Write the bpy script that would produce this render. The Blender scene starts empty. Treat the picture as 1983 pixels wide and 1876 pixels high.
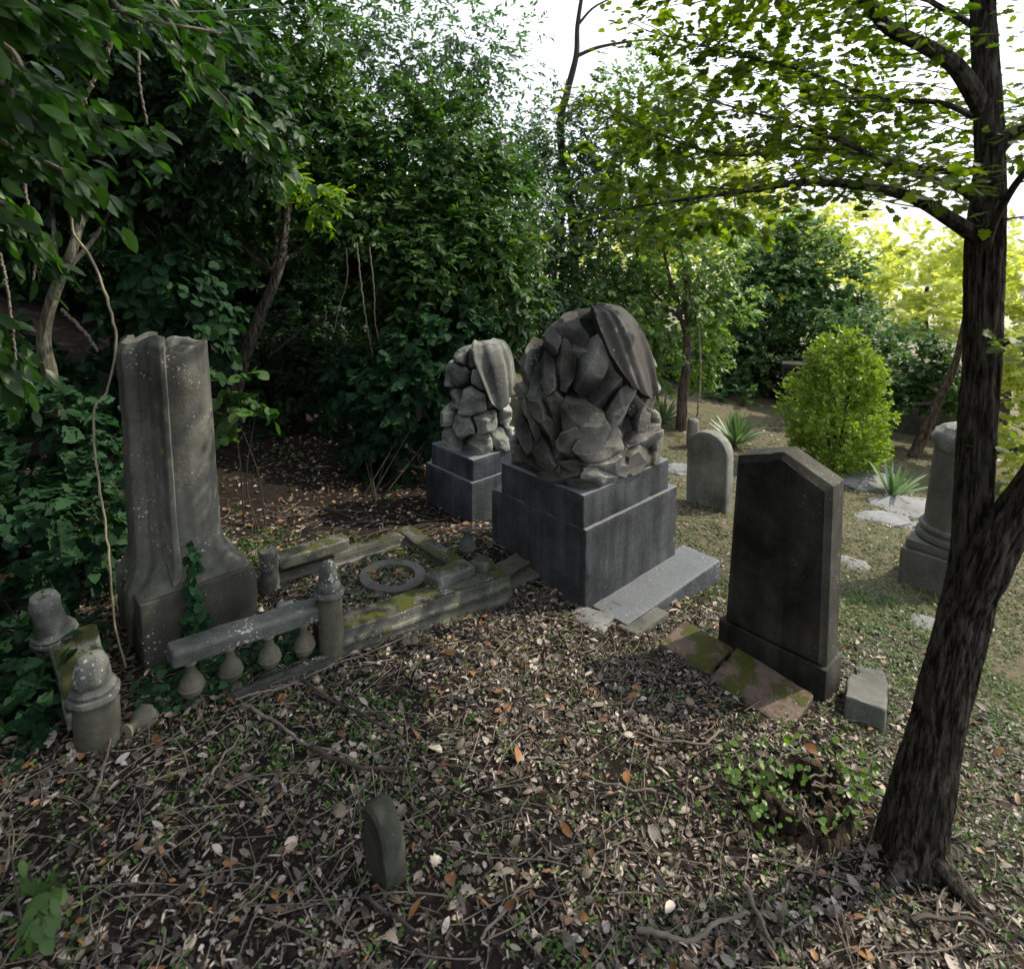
import bpy, math, random
import numpy as np
from mathutils import Vector, Matrix
random.seed(7)
RNG = np.random.default_rng(11)
scene = bpy.context.scene
COL = scene.collection

# ------------------------------------------------------------------ camera maths (calibrated from the stones' edges)
F = 1215.0; PX = 991.0; PY = 607.0; PITCH = math.radians(7.36)
CAM = np.array([0, 0, 1.6])
RV = np.array([1, 0, 0.]); UV = np.array([0, math.sin(PITCH), math.cos(PITCH)]); DV = np.array([0, math.cos(PITCH), -math.sin(PITCH)])
TH = math.radians(42.8)
AX = np.array([math.cos(TH), math.sin(TH), 0]); BX = np.array([-math.sin(TH), math.cos(TH), 0])

def ray(u, v): return RV*(u-PX)/F + UV*(PY-v)/F + DV
def at(u, v, y):
    r = ray(u, v); return CAM + r*(y/r[1])
def W(a, b, z=0.0): return AX*a + BX*b + np.array([0, 0, z])

# ------------------------------------------------------------------ numpy noise
def _h(ix, iy, iz, s):
    n = (ix*374761393 + iy*668265263 + iz*2147483647 + s*974634777) & 0xffffffff
    n = ((n ^ (n >> 13))*1274126177) & 0xffffffff
    n = ((n ^ (n >> 15))*2246822519) & 0xffffffff
    return ((n ^ (n >> 16)) & 0xffff)/65535.0
def vnoise(P, s=0):
    P = np.asarray(P, float); I = np.floor(P).astype(np.int64); f = P-I; f = f*f*(3-2*f)
    r = 0
    for dx in (0, 1):
        for dy in (0, 1):
            for dz in (0, 1):
                w = (f[..., 0] if dx else 1-f[..., 0])*(f[..., 1] if dy else 1-f[..., 1])*(f[..., 2] if dz else 1-f[..., 2])
                r = r + w*_h(I[..., 0]+dx, I[..., 1]+dy, I[..., 2]+dz, s)
    return r*2-1
def fbm(P, o=4, s=0):
    P = np.asarray(P, float); r = 0; a = 1.0; t = 0
    for i in range(o):
        r = r + a*vnoise(P*(2**i)+i*17.3, s+i); t += a; a *= .5
    return r/t

# ------------------------------------------------------------------ ground height
def gz(x, y):
    x = np.asarray(x, float); y = np.asarray(y, float)
    z = -.03-.12*np.clip(x, -50, 9)-.09*np.clip(y, -20, 9)
    z = z + .30*np.clip(-2.2-x, 0, 6)
    z = z + .05*np.clip(y-7, 0, 30)
    back = np.clip(y-8, 0, 5)*np.clip((.6-x)/2.5, 0, 1)
    z = z + .42*back
    z = z + .09*np.exp(-(((x+.15)/.35)**2+((y-3.55)/.4)**2))
    P = np.stack([x, y, 0*x], -1)
    return z + .022*fbm(P*1.7, 3, 5) + .010*fbm(P*7.0, 2, 9)

# ------------------------------------------------------------------ materials
def new_mat(name):
    m = bpy.data.materials.new(name); m.use_nodes = True
    nt = m.node_tree
    for n in list(nt.nodes): nt.nodes.remove(n)
    return m, nt
def nd(nt, t, **k):
    n = nt.nodes.new(t)
    for a, b in k.items(): setattr(n, a, b)
    return n
def ramp(nt, src, stops):
    r = nd(nt, 'ShaderNodeValToRGB'); e = r.color_ramp.elements
    while len(e) > len(stops): e.remove(e[-1])
    while len(e) < len(stops): e.new(.5)
    for i, (p, c) in enumerate(stops):
        e[i].position = p; e[i].color = (c, c, c, 1) if isinstance(c, (int, float)) else (*c, 1)
    nt.links.new(src, r.inputs[0]); return r.outputs[0]
def noise(nt, vec, scale, detail=5, rough=.6):
    n = nd(nt, 'ShaderNodeTexNoise'); n.inputs['Scale'].default_value = scale
    n.inputs['Detail'].default_value = detail; n.inputs['Roughness'].default_value = rough
    nt.links.new(vec, n.inputs['Vector']); return n.outputs[0]
def mixc(nt, fac, a, b, mode='MIX'):
    m = nd(nt, 'ShaderNodeMix', data_type='RGBA', blend_type=mode)
    for s, v in ((m.inputs[0], fac), (m.inputs[6], a), (m.inputs[7], b)):
        if isinstance(v, (tuple, list)): s.default_value = (*v, 1)
        elif isinstance(v, (int, float)): s.default_value = v
        else: nt.links.new(v, s)
    return m.outputs[2]
def mth(nt, op, a, b=0.0):
    m = nd(nt, 'ShaderNodeMath', operation=op)
    for s, v in ((m.inputs[0], a), (m.inputs[1], b)):
        if isinstance(v, (int, float)): s.default_value = v
        else: nt.links.new(v, s)
    return m.outputs[0]

def stone_mat(name, dark, light, lichen=.3, yellow=.25, moss=.3, streak=.5, rough=.85, bump=.5, spots=(.52, .52, .48), mossc=(.055, .062, .008), top=None, edge=.0, carved=False):
    m, nt = new_mat(name); L = nt.links
    tc = nd(nt, 'ShaderNodeTexCoord'); geo = nd(nt, 'ShaderNodeNewGeometry')
    pos = geo.outputs['Position']
    big = noise(nt, pos, 3.2, 6, .65)
    base = mixc(nt, ramp(nt, big, [(.33, 0.), (.68, 1.)]), dark, light)
    fine = noise(nt, pos, 38, 6, .75)
    base = mixc(nt, .55, base, ramp(nt, fine, [(.25, .35), (.75, 1.)]), 'MULTIPLY')
    # vertical run-off streaks
    mp = nd(nt, 'ShaderNodeMapping'); mp.inputs['Scale'].default_value = (16, 16, 1.1); L.new(pos, mp.inputs[0])
    st = noise(nt, mp.outputs[0], 1.0, 4, .6)
    base = mixc(nt, streak, base, ramp(nt, st, [(.3, .45), (.62, 1.15)]), 'MULTIPLY')
    sepn = nd(nt, 'ShaderNodeSeparateXYZ'); L.new(geo.outputs['Normal'], sepn.inputs[0])
    up = sepn.outputs[2]
    if top: base = mixc(nt, mth(nt, 'MULTIPLY', ramp(nt, up, [(.55, 0.), (.9, 1.)]), ramp(nt, fine, [(.2, .6), (.7, 1.)])), base, top)  # up-facing tops painted paler, skylight put into the colour
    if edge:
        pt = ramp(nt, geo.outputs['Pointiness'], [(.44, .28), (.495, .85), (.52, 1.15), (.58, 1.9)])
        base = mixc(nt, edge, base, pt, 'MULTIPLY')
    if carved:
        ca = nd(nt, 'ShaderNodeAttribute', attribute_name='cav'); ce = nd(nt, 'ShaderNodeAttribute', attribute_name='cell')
        base = mixc(nt, 1.0, base, ramp(nt, ca.outputs['Fac'], [(.0, .05), (.45, .26), (.75, .85), (1., 1.35)]), 'MULTIPLY')  # joint shade painted in: colour darkens with carved depth
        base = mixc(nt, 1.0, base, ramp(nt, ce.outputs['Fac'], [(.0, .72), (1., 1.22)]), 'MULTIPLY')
    # pale lichen: fine spots gathered in patches
    vo = nd(nt, 'ShaderNodeTexVoronoi'); vo.inputs['Scale'].default_value = 68; 
    wob = noise(nt, pos, 60, 2, .5)
    vv = nd(nt, 'ShaderNodeVectorMath', operation='ADD'); L.new(pos, vv.inputs[0])
    sc = nd(nt, 'ShaderNodeVectorMath', operation='SCALE'); sc.inputs['Scale'].default_value = .012
    nn = nd(nt, 'ShaderNodeTexNoise'); nn.inputs['Scale'].default_value = 50; L.new(pos, nn.inputs['Vector'])
    L.new(nn.outputs['Color'], sc.inputs[0]); L.new(sc.outputs[0], vv.inputs[1]); L.new(vv.outputs[0], vo.inputs['Vector'])
    patch = noise(nt, pos, 6.5, 4, .6)
    thr = ramp(nt, patch, [(.48, 0.), (.74, 1.)])
    sp = mth(nt, 'LESS_THAN', vo.outputs['Distance'], mth(nt, 'MULTIPLY', thr, 1.15*lichen))
    sepc = nd(nt, 'ShaderNodeSeparateColor'); L.new(vo.outputs['Color'], sepc.inputs[0])
    sp = mth(nt, 'MULTIPLY', sp, ramp(nt, sepc.outputs[0], [(.2, 0.), (.5, .9)]))
    base = mixc(nt, sp, base, spots)
    yn = noise(nt, pos, 11, 5, .7)
    ys = ramp(nt, yn, [(.70-.12*yellow, 0.), (.76-.10*yellow, .75)])
    base = mixc(nt, ys, base, (.22, .19, .045))
    # moss on what faces up
    mn = noise(nt, pos, 7, 6, .7)
    mu = mth(nt, 'ADD', mth(nt, 'MULTIPLY', up, .35), mn)
    ms = ramp(nt, mu, [(.93-.25*moss, 0.), (1.0-.25*moss, 1.)])
    base = mixc(nt, ms, base, mossc)
    p = nd(nt, 'ShaderNodeBsdfPrincipled'); L.new(base, p.inputs['Base Color'])
    p.inputs['Roughness'].default_value = rough; p.inputs['Specular IOR Level'].default_value = .35
    bn = nd(nt, 'ShaderNodeBump'); bn.inputs['Strength'].default_value = bump; bn.inputs['Distance'].default_value = .012
    h = mth(nt, 'ADD', mth(nt, 'MULTIPLY', fine, .7), mth(nt, 'MULTIPLY', noise(nt, pos, 130, 4, .7), .4))
    h = mth(nt, 'ADD', h, mth(nt, 'MULTIPLY', ms, .8))
    L.new(h, bn.inputs['Height']); L.new(bn.outputs[0], p.inputs['Normal'])
    o = nd(nt, 'ShaderNodeOutputMaterial'); L.new(p.outputs[0], o.inputs[0])
    return m

def leaf_mat(name, c1, c2, trans=.4, tc=None, gloss=.35, rough=.35, patchy=0.0):
    m, nt = new_mat(name); L = nt.links
    at_ = nd(nt, 'ShaderNodeAttribute', attribute_name='rnd')
    col = ramp(nt, at_.outputs['Fac'], [(0., c1), (.85, c2), (1., tuple(min(1, v*1.25) for v in c2))])
    geo = nd(nt, 'ShaderNodeNewGeometry')
    if patchy:
        pn = noise(nt, geo.outputs['Position'], 1.3, 3, .6)
        col = mixc(nt, patchy, col, ramp(nt, pn, [(.35, .45), (.65, 1.3)]), 'MULTIPLY')
    p = nd(nt, 'ShaderNodeBsdfPrincipled'); L.new(col, p.inputs['Base Color'])
    p.inputs['Roughness'].default_value = rough; p.inputs['Specular IOR Level'].default_value = gloss
    t = nd(nt, 'ShaderNodeBsdfTranslucent')
    tcol = mixc(nt, 1.0, col, tc or (1.6, 1.9, .5), 'MULTIPLY'); L.new(tcol, t.inputs[0])
    ms = nd(nt, 'ShaderNodeMixShader'); ms.inputs[0].default_value = trans
    L.new(p.outputs[0], ms.inputs[1]); L.new(t.outputs[0], ms.inputs[2])
    o = nd(nt, 'ShaderNodeOutputMaterial'); L.new(ms.outputs[0], o.inputs[0])
    return m

def bark_mat(name, dark, light, scale=1.0, bump=1.0):
    m, nt = new_mat(name); L = nt.links
    geo = nd(nt, 'ShaderNodeNewGeometry'); pos = geo.outputs['Position']
    mp = nd(nt, 'ShaderNodeMapping'); mp.inputs['Scale'].default_value = (60*scale, 60*scale, 9*scale); L.new(pos, mp.inputs[0])
    n1 = noise(nt, mp.outputs[0], 1.0, 6, .7)
    n2 = noise(nt, pos, 5, 4, .6)
    col = mixc(nt, ramp(nt, n1, [(.42, 0.), (.60, 1.)]), dark, light)
    col = mixc(nt, ramp(nt, n2, [(.5, 0.), (.75, .45)]), col, (.06, .07, .035))
    p = nd(nt, 'ShaderNodeBsdfPrincipled'); L.new(col, p.inputs['Base Color']); p.inputs['Roughness'].default_value = .9
    p.inputs['Specular IOR Level'].default_value = .2
    bn = nd(nt, 'ShaderNodeBump'); bn.inputs['Strength'].default_value = bump; bn.inputs['Distance'].default_value = .035
    L.new(n1, bn.inputs['Height']); L.new(bn.outputs[0], p.inputs['Normal'])
    o = nd(nt, 'ShaderNodeOutputMaterial'); L.new(p.outputs[0], o.inputs[0])
    return m

def ground_mat():
    m, nt = new_mat('soil'); L = nt.links
    geo = nd(nt, 'ShaderNodeNewGeometry'); pos = geo.outputs['Position']
    sx = nd(nt, 'ShaderNodeSeparateXYZ'); L.new(pos, sx.inputs[0])
    n = noise(nt, pos, 14, 8, .75); f = noise(nt, pos, 70, 5, .75)
    soil = mixc(nt, ramp(nt, n, [(.35, 0.), (.7, 1.)]), (.012, .009, .008), (.036, .028, .023))
    soil = mixc(nt, ramp(nt, f, [(.6, 0.), (.72, 1.)]), soil, (.075, .06, .05))
    lawn = mixc(nt, ramp(nt, noise(nt, pos, 5.5, 6, .7), [(.42, 0.), (.6, 1.)]), (.16, .125, .09), (.075, .10, .035))
    lawn = mixc(nt, ramp(nt, f, [(.35, .0), (.65, .6)]), lawn, (.20, .17, .13))
    # the sparse lawn starts beyond the tombs, to the right
    k = mth(nt, 'ADD', mth(nt, 'MULTIPLY', sx.outputs[0], .55), mth(nt, 'MULTIPLY', sx.outputs[1], .22))
    k = mth(nt, 'ADD', k, mth(nt, 'MULTIPLY', mth(nt, 'SUBTRACT', noise(nt, pos, 2.2, 4, .6), .5), .9))
    fac = ramp(nt, k, [(.98, 0.), (1.0, 1.)])
    r = nd(nt, 'ShaderNodeMapRange'); r.inputs[1].default_value = 1.05; r.inputs[2].default_value = 1.9; L.new(k, r.inputs[0])
    col = mixc(nt, r.outputs[0], soil, lawn)
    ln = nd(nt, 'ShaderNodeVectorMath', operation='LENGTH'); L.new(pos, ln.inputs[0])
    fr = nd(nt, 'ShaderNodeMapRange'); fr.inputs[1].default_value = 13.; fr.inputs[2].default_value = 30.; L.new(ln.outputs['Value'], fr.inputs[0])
    col = mixc(nt, fr.outputs[0], col, mixc(nt, n, (.50, .52, .34), (.74, .74, .62)))  # distance haze painted as a pale far-ground colour
    p = nd(nt, 'ShaderNodeBsdfPrincipled'); L.new(col, p.inputs['Base Color']); p.inputs['Roughness'].default_value = .95
    p.inputs['Specular IOR Level'].default_value = .15
    bn = nd(nt, 'ShaderNodeBump'); bn.inputs['Strength'].default_value = .9; bn.inputs['Distance'].default_value = .02
    L.new(mth(nt, 'ADD', n, f), bn.inputs['Height']); L.new(bn.outputs[0], p.inputs['Normal'])
    o = nd(nt, 'ShaderNodeOutputMaterial'); L.new(p.outputs[0], o.inputs[0])
    return m

def litter_mat():
    m, nt = new_mat('dead_leaf'); L = nt.links
    a = nd(nt, 'ShaderNodeAttribute', attribute_name='rnd')
    col = ramp(nt, a.outputs['Fac'], [(0., (.010, .008, .006)), (.30, (.036, .026, .019)), (.55, (.095, .071, .054)), (.74, (.21, .172, .145)), (.93, (.48, .42, .37)), (.955, (.17, .075, .03)), (1., (.29, .14, .05))])
    geo = nd(nt, 'ShaderNodeNewGeometry')
    f = noise(nt, geo.outputs['Position'], 90, 4, .7)
    col = mixc(nt, .6, col, ramp(nt, f, [(.3, .5), (.7, 1.15)]), 'MULTIPLY')
    p = nd(nt, 'ShaderNodeBsdfPrincipled'); L.new(col, p.inputs['Base Color']); p.inputs['Roughness'].default_value = .5
    p.inputs['Specular IOR Level'].default_value = .4
    o = nd(nt, 'ShaderNodeOutputMaterial'); L.new(p.outputs[0], o.inputs[0])
    return m

def plain_mat(name, c, rough=.7, metal=0.0, var=.3, scale=20):
    m, nt = new_mat(name); L = nt.links
    geo = nd(nt, 'ShaderNodeNewGeometry')
    n = noise(nt, geo.outputs['Position'], scale, 5, .65)
    col = mixc(nt, 1.0, c, ramp(nt, n, [(.3, 1-var), (.7, 1+var)]), 'MULTIPLY')
    p = nd(nt, 'ShaderNodeBsdfPrincipled'); L.new(col, p.inputs['Base Color']); p.inputs['Roughness'].default_value = rough
    p.inputs['Metallic'].default_value = metal
    o = nd(nt, 'ShaderNodeOutputMaterial'); L.new(p.outputs[0], o.inputs[0])
    return m

M = dict(
    ground=ground_mat(), litter=litter_mat(),
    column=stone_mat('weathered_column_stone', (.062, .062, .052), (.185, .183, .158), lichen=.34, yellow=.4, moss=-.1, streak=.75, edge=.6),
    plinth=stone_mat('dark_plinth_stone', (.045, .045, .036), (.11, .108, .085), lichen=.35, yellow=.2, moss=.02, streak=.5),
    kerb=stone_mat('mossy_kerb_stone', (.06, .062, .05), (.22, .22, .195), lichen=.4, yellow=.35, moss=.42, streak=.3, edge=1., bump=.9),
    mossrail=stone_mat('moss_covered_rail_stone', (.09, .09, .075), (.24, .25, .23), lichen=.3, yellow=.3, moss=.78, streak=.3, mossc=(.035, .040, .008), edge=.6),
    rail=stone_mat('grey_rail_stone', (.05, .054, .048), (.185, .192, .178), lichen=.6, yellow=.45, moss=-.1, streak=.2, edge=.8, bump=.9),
    baluster=stone_mat('buff_baluster_stone', (.065, .064, .045), (.175, .168, .122), lichen=.15, yellow=.4, moss=-.1, streak=.35, edge=.7),
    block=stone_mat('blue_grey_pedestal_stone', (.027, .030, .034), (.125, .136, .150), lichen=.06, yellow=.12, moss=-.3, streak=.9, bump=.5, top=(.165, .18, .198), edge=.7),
    blockblue=stone_mat('bluer_pedestal_stone', (.035, .042, .054), (.13, .15, .175), lichen=.1, yellow=.0, moss=-.3, streak=.85, bump=.5, top=(.19, .21, .235), edge=.7),  # bluer and slightly paler stone for the smaller pedestal
    boulder=stone_mat('carved_rock_stone', (.062, .060, .054), (.25, .245, .225), lichen=.25, yellow=.6, moss=-.25, streak=.25, bump=.9, edge=1., carved=True),
    drape=stone_mat('dark_drapery_stone', (.055, .05, .048), (.115, .108, .10), lichen=.1, yellow=.1, moss=-.4, streak=.6, bump=.5, edge=.8),
    rocks=stone_mat('pale_carved_rock_stone', (.13, .14, .13), (.38, .39, .36), lichen=.3, yellow=.6, moss=-.25, streak=.2, bump=.9, edge=1., carved=True),
    drape2=stone_mat('pale_drapery_stone', (.13, .14, .13), (.33, .34, .31), lichen=.35, yellow=.6, moss=-.25, streak=.4, bump=.9, edge=1.),
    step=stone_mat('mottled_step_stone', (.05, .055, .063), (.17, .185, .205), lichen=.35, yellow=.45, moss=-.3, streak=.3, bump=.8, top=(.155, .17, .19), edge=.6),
    dark=stone_mat('blackened_headstone', (.014, .013, .011), (.105, .100, .082), lichen=.2, yellow=.3, moss=-.1, streak=.85, bump=.4, mossc=(.03, .032, .012)),
    pale=stone_mat('pale_headstone', (.15, .15, .13), (.40, .40, .37), lichen=.45, yellow=.15, moss=-.3, streak=.4),
    col2=stone_mat('grey_column_stone', (.12, .118, .105), (.26, .255, .23), lichen=.15, yellow=.1, moss=-.3, streak=.35),
    terracotta=stone_mat('terracotta_slab', (.085, .062, .050), (.215, .155, .128), lichen=.3, yellow=.2, moss=.46, streak=.1),
    greyslab=stone_mat('greenish_grey_slab', (.075, .08, .07), (.20, .205, .185), lichen=.3, yellow=.1, moss=-.1, streak=.2),
    slate=stone_mat('brown_slate', (.05, .045, .038), (.13, .12, .10), lichen=.05, yellow=.05, moss=.1, streak=.1),
    rock=stone_mat('pale_field_rock', (.15, .155, .16), (.38, .38, .40), lichen=.1, yellow=.0, moss=-.2, streak=.1),
    frag=stone_mat('dark_fragment_stone', (.035, .037, .026), (.13, .13, .098), lichen=.2, yellow=.2, moss=.1, streak=.3),
    wall=stone_mat('shadowed_garden_wall', (.03, .03, .03), (.10, .10, .095), lichen=0, yellow=0, moss=.0, streak=.7),
    laurel=leaf_mat('laurel_leaf', (.008, .026, .012), (.034, .078, .026), .30, (1.5, 2.0, .5), .25, .5, .6),
    laurelnear=leaf_mat('near_laurel_leaf', (.012, .038, .010), (.055, .125, .022), .38, (1.4, 1.9, .35), .4, .42, .2),
    laurellight=leaf_mat('light_laurel_leaf', (.016, .05, .016), (.08, .16, .04), .35, (1.5, 1.8, .4), .28, .5, .5),
    bay=leaf_mat('bay_leaf', (.02, .055, .025), (.09, .17, .075), .35, (1.5, 1.8, .5), .5, .3, .5),
    middle=leaf_mat('mid_green_leaf', (.06, .13, .04), (.22, .33, .10), .42, (1.5, 1.7, .4), .4, .4, .45),
    far=leaf_mat('distant_leaf', (.03, .085, .035), (.12, .21, .08), .4, (1.4, 1.6, .6), .3, .5, .45),
    sunny=leaf_mat('sunlit_leaf', (.30, .37, .09), (.62, .66, .26), .5, (1.5, 1.5, .5), .3, .5, .3),  # brightly lit leaf copy, sun glare put into the colour
    laurelbright=leaf_mat('lit_laurel_leaf', (.08, .16, .02), (.22, .34, .04), .45, (1.4, 1.7, .3), .3, .45, .2),  # light on the leaves put into a brighter laurel colour
    maple=leaf_mat('maple_leaf', (.04, .085, .014), (.13, .19, .03), .57, (1.8, 1.85, .25), .3, .45, .35),
    shrub=leaf_mat('shrub_leaf', (.06, .15, .02), (.32, .44, .07), .42, (1.5, 1.5, .4), .45, .35, .3),
    ivy=leaf_mat('ivy_leaf', (.008, .028, .014), (.034, .085, .036), .28, (1.3, 1.8, .5), .10, .6, .6),
    ivybright=leaf_mat('bright_ivy_leaf', (.05, .11, .02), (.13, .22, .04), .35, (1.4, 1.7, .4), .45, .35, .2),
    lawn=leaf_mat('lawn_leaf', (.06, .075, .03), (.15, .18, .075), .3, (1.3, 1.4, .5), .4, .6, .4),
    weed=leaf_mat('weed_leaf', (.045, .10, .025), (.12, .20, .055), .35, (1.4, 1.7, .4), .3, .45, .2),
    yucca=leaf_mat('sword_leaf', (.10, .18, .10), (.26, .36, .20), .2, (1.3, 1.5, .6), .45, .4, .1),
    bark=bark_mat('dark_furrowed_bark', (.018, .015, .012), (.15, .132, .106)),
    bark2=bark_mat('grey_bark', (.06, .055, .04), (.20, .185, .14), .8, .5),
    bark3=bark_mat('brown_shaggy_bark', (.05, .035, .028), (.20, .15, .125), .7, 1.),
    twig=plain_mat('twig_wood', (.15, .125, .10), .8), twigdark=plain_mat('dark_twig_wood', (.04, .03, .024), .8),
    vine=plain_mat('pale_vine_wood', (.22, .19, .13), .8), wire=plain_mat('black_wire', (.01, .01, .01), .5),
    pole=plain_mat('pale_pole_paint', (.55, .58, .58), .5), wood=bark_mat('rotten_wood', (.022, .016, .012), (.15, .105, .07), .8, 1.3),
)

# ------------------------------------------------------------------ mesh helpers
def link(name, me, mat, parent=None, smooth=True):
    o = bpy.data.objects.new(name, me); COL.objects.link(o)
    if mat is not None: me.materials.append(M[mat] if isinstance(mat, str) else mat)
    if smooth: me.polygons.foreach_set('use_smooth', [True]*len(me.polygons))
    if parent is not None: o.parent = parent
    return o
def mesh_fast(V, Fs, rnd=None, name='m'):
    """V (n,3); Fs (m,k) uniform polygons"""
    V = np.asarray(V, np.float32); Fs = np.asarray(Fs, np.int32)
    me = bpy.data.meshes.new(name)
    me.vertices.add(len(V)); me.vertices.foreach_set('co', V.ravel())
    m, k = Fs.shape
    me.loops.add(m*k); me.loops.foreach_set('vertex_index', Fs.ravel())
    me.polygons.add(m); me.polygons.foreach_set('loop_start', np.arange(0, m*k, k, dtype=np.int32))
    if rnd is not None:
        a = me.attributes.new('rnd', 'FLOAT', 'POINT'); a.data.foreach_set('value', np.asarray(rnd, np.float32))
    me.update(calc_edges=True); me.validate()
    return me
class MB:
    def __init__(s): s.V = []; s.Q = []; s.T = []; s.n = 0
    def add(s, V, Fs):
        V = np.asarray(V, float); Fs = np.asarray(Fs)
        (s.Q if Fs.shape[1] == 4 else s.T).append(Fs+s.n); s.V.append(V); s.n += len(V)
        return s
    def build(s, name, mat, parent=None, smooth=True):
        V = np.concatenate(s.V); me = bpy.data.meshes.new(name)
        faces = [f for q in s.Q for f in q.tolist()]+[f for q in s.T for f in q.tolist()]
        me.from_pydata(V.tolist(), [], faces); me.update()
        o = link(name, me, mat, parent, smooth)
        if smooth and s.Q and s.n < 60000 and hasattr(me, 'set_sharp_from_angle'): me.set_sharp_from_angle(angle=math.radians(32))
        return o
def grid_faces(nu, nv, wrap=False):
    i = np.arange(nu if wrap else nu-1); j = np.arange(nv-1)
    I, J = np.meshgrid(i, j, indexing='ij'); I = I.ravel(); J = J.ravel(); I2 = (I+1) % nu
    return np.stack([I*nv+J, I2*nv+J, I2*nv+J+1, I*nv+J+1], 1)
def tube(P, R, n=8, rough=0.0, seed=0, ridges=0.0, closed=True):
    """smooth tube along points"""
    P = np.asarray(P, float); R = np.asarray(R, float)
    T = np.gradient(P, axis=0); T /= np.linalg.norm(T, axis=1)[:, None]+1e-9
    ref = np.array([0.03, 1, .02]) if abs(T[:, 1]).mean() < .8 else np.array([1, 0.03, 0.])
    X = np.cross(T, ref); X /= np.linalg.norm(X, axis=1)[:, None]+1e-9; Y = np.cross(T, X)
    ph = np.linspace(0, 2*np.pi, n, endpoint=False)
    Rr = R[:, None]*np.ones(n)[None]
    if rough or ridges:
        arc = np.concatenate([[0], np.cumsum(np.linalg.norm(np.diff(P, axis=0), axis=1))])
        S = np.stack([np.cos(ph)[None]*1.6+0*arc[:, None], np.sin(ph)[None]*1.6+0*arc[:, None], arc[:, None]*3+0*ph[None]], -1)
        Rr = Rr*(1+rough*fbm(S, 3, seed))
        if ridges:
            S2 = np.stack([np.cos(ph)[None]*6.5+0*arc[:, None], np.sin(ph)[None]*6.5+0*arc[:, None], arc[:, None]*9+0*ph[None]], -1)
            Rr = Rr*(1+ridges*(1-2*abs(fbm(S2, 3, seed+5))*2.2))
    V = P[:, None]+Rr[..., None]*(np.cos(ph)[None, :, None]*X[:, None]+np.sin(ph)[None, :, None]*Y[:, None])
    m = len(P)
    V = V.transpose(1, 0, 2).reshape(-1, 3)
    Fq = grid_faces(n, m, True)
    return V, Fq, n, m
def add_tube(mb, P, R, n=8, **k):
    V, Fq, n_, m_ = tube(P, R, n, **k); mb.add(V, Fq[:, ::-1])
    c = len(V)
    ends = []
    for e, flip in ((0, False), (m_-1, True)):
        idx = [i*m_+e for i in range(n_)]
        Vc = np.array([V[idx].mean(0)])
        T = np.array([[0, idx[i], idx[(i+1) % n_]] for i in range(n_)])
        # store cap with own verts
        VV = np.concatenate([Vc, V[idx]]); T = np.array([[0, 1+i, 1+(i+1) % n_] for i in range(n_)])
        if flip: T = T[:, ::-1]
        mb.add(VV, T)
def smooth_path(pts, n=40):
    """Catmull-Rom through points"""
    P = np.array(pts, float); P = np.concatenate([[2*P[0]-P[1]], P, [2*P[-1]-P[-2]]])
    out = []; k = len(P)-3
    for t in np.linspace(0, k-1e-6, n):
        i = int(t); f = t-i; a, b, c, d = P[i:i+4]
        out.append(.5*((2*b)+(-a+c)*f+(2*a-5*b+4*c-d)*f*f+(-a+3*b-3*c+d)*f**3))
    return np.array(out)
def lathe(prof, n=32, rough=0.0, seed=0, chip=0.0):
    """prof: list of (r,z). returns V,F closed by tiny radius ends"""
    pr = np.array(prof, float)
    # densify
    out = []
    for a, b in zip(pr[:-1], pr[1:]):
        k = max(1, int(np.linalg.norm(b-a)/.012)); 
        for i in range(k): out.append(a+(b-a)*i/k)
    out.append(pr[-1]); pr = np.array(out)
    ph = np.linspace(0, 2*np.pi, n, endpoint=False)
    r = pr[:, 0][None]*np.ones(n)[:, None]; z = pr[:, 1][None]*np.ones(n)[:, None]
    V = np.stack([r*np.cos(ph)[:, None], r*np.sin(ph)[:, None], z], -1)
    if rough: 
        d = rough*fbm(V*14+seed*3.1, 3, seed); V[..., 0] *= 1+d/np.maximum(r, .03)*1; V[..., 1] *= 1+d/np.maximum(r, .03)
    if chip:
        d = np.clip(fbm(V*9+seed, 3, seed+3)-.25, 0, 1)*chip
        V[..., 0] *= 1-d/.1; V[..., 1] *= 1-d/.1
    return V.reshape(-1, 3), grid_faces(n, len(pr), True)
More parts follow.
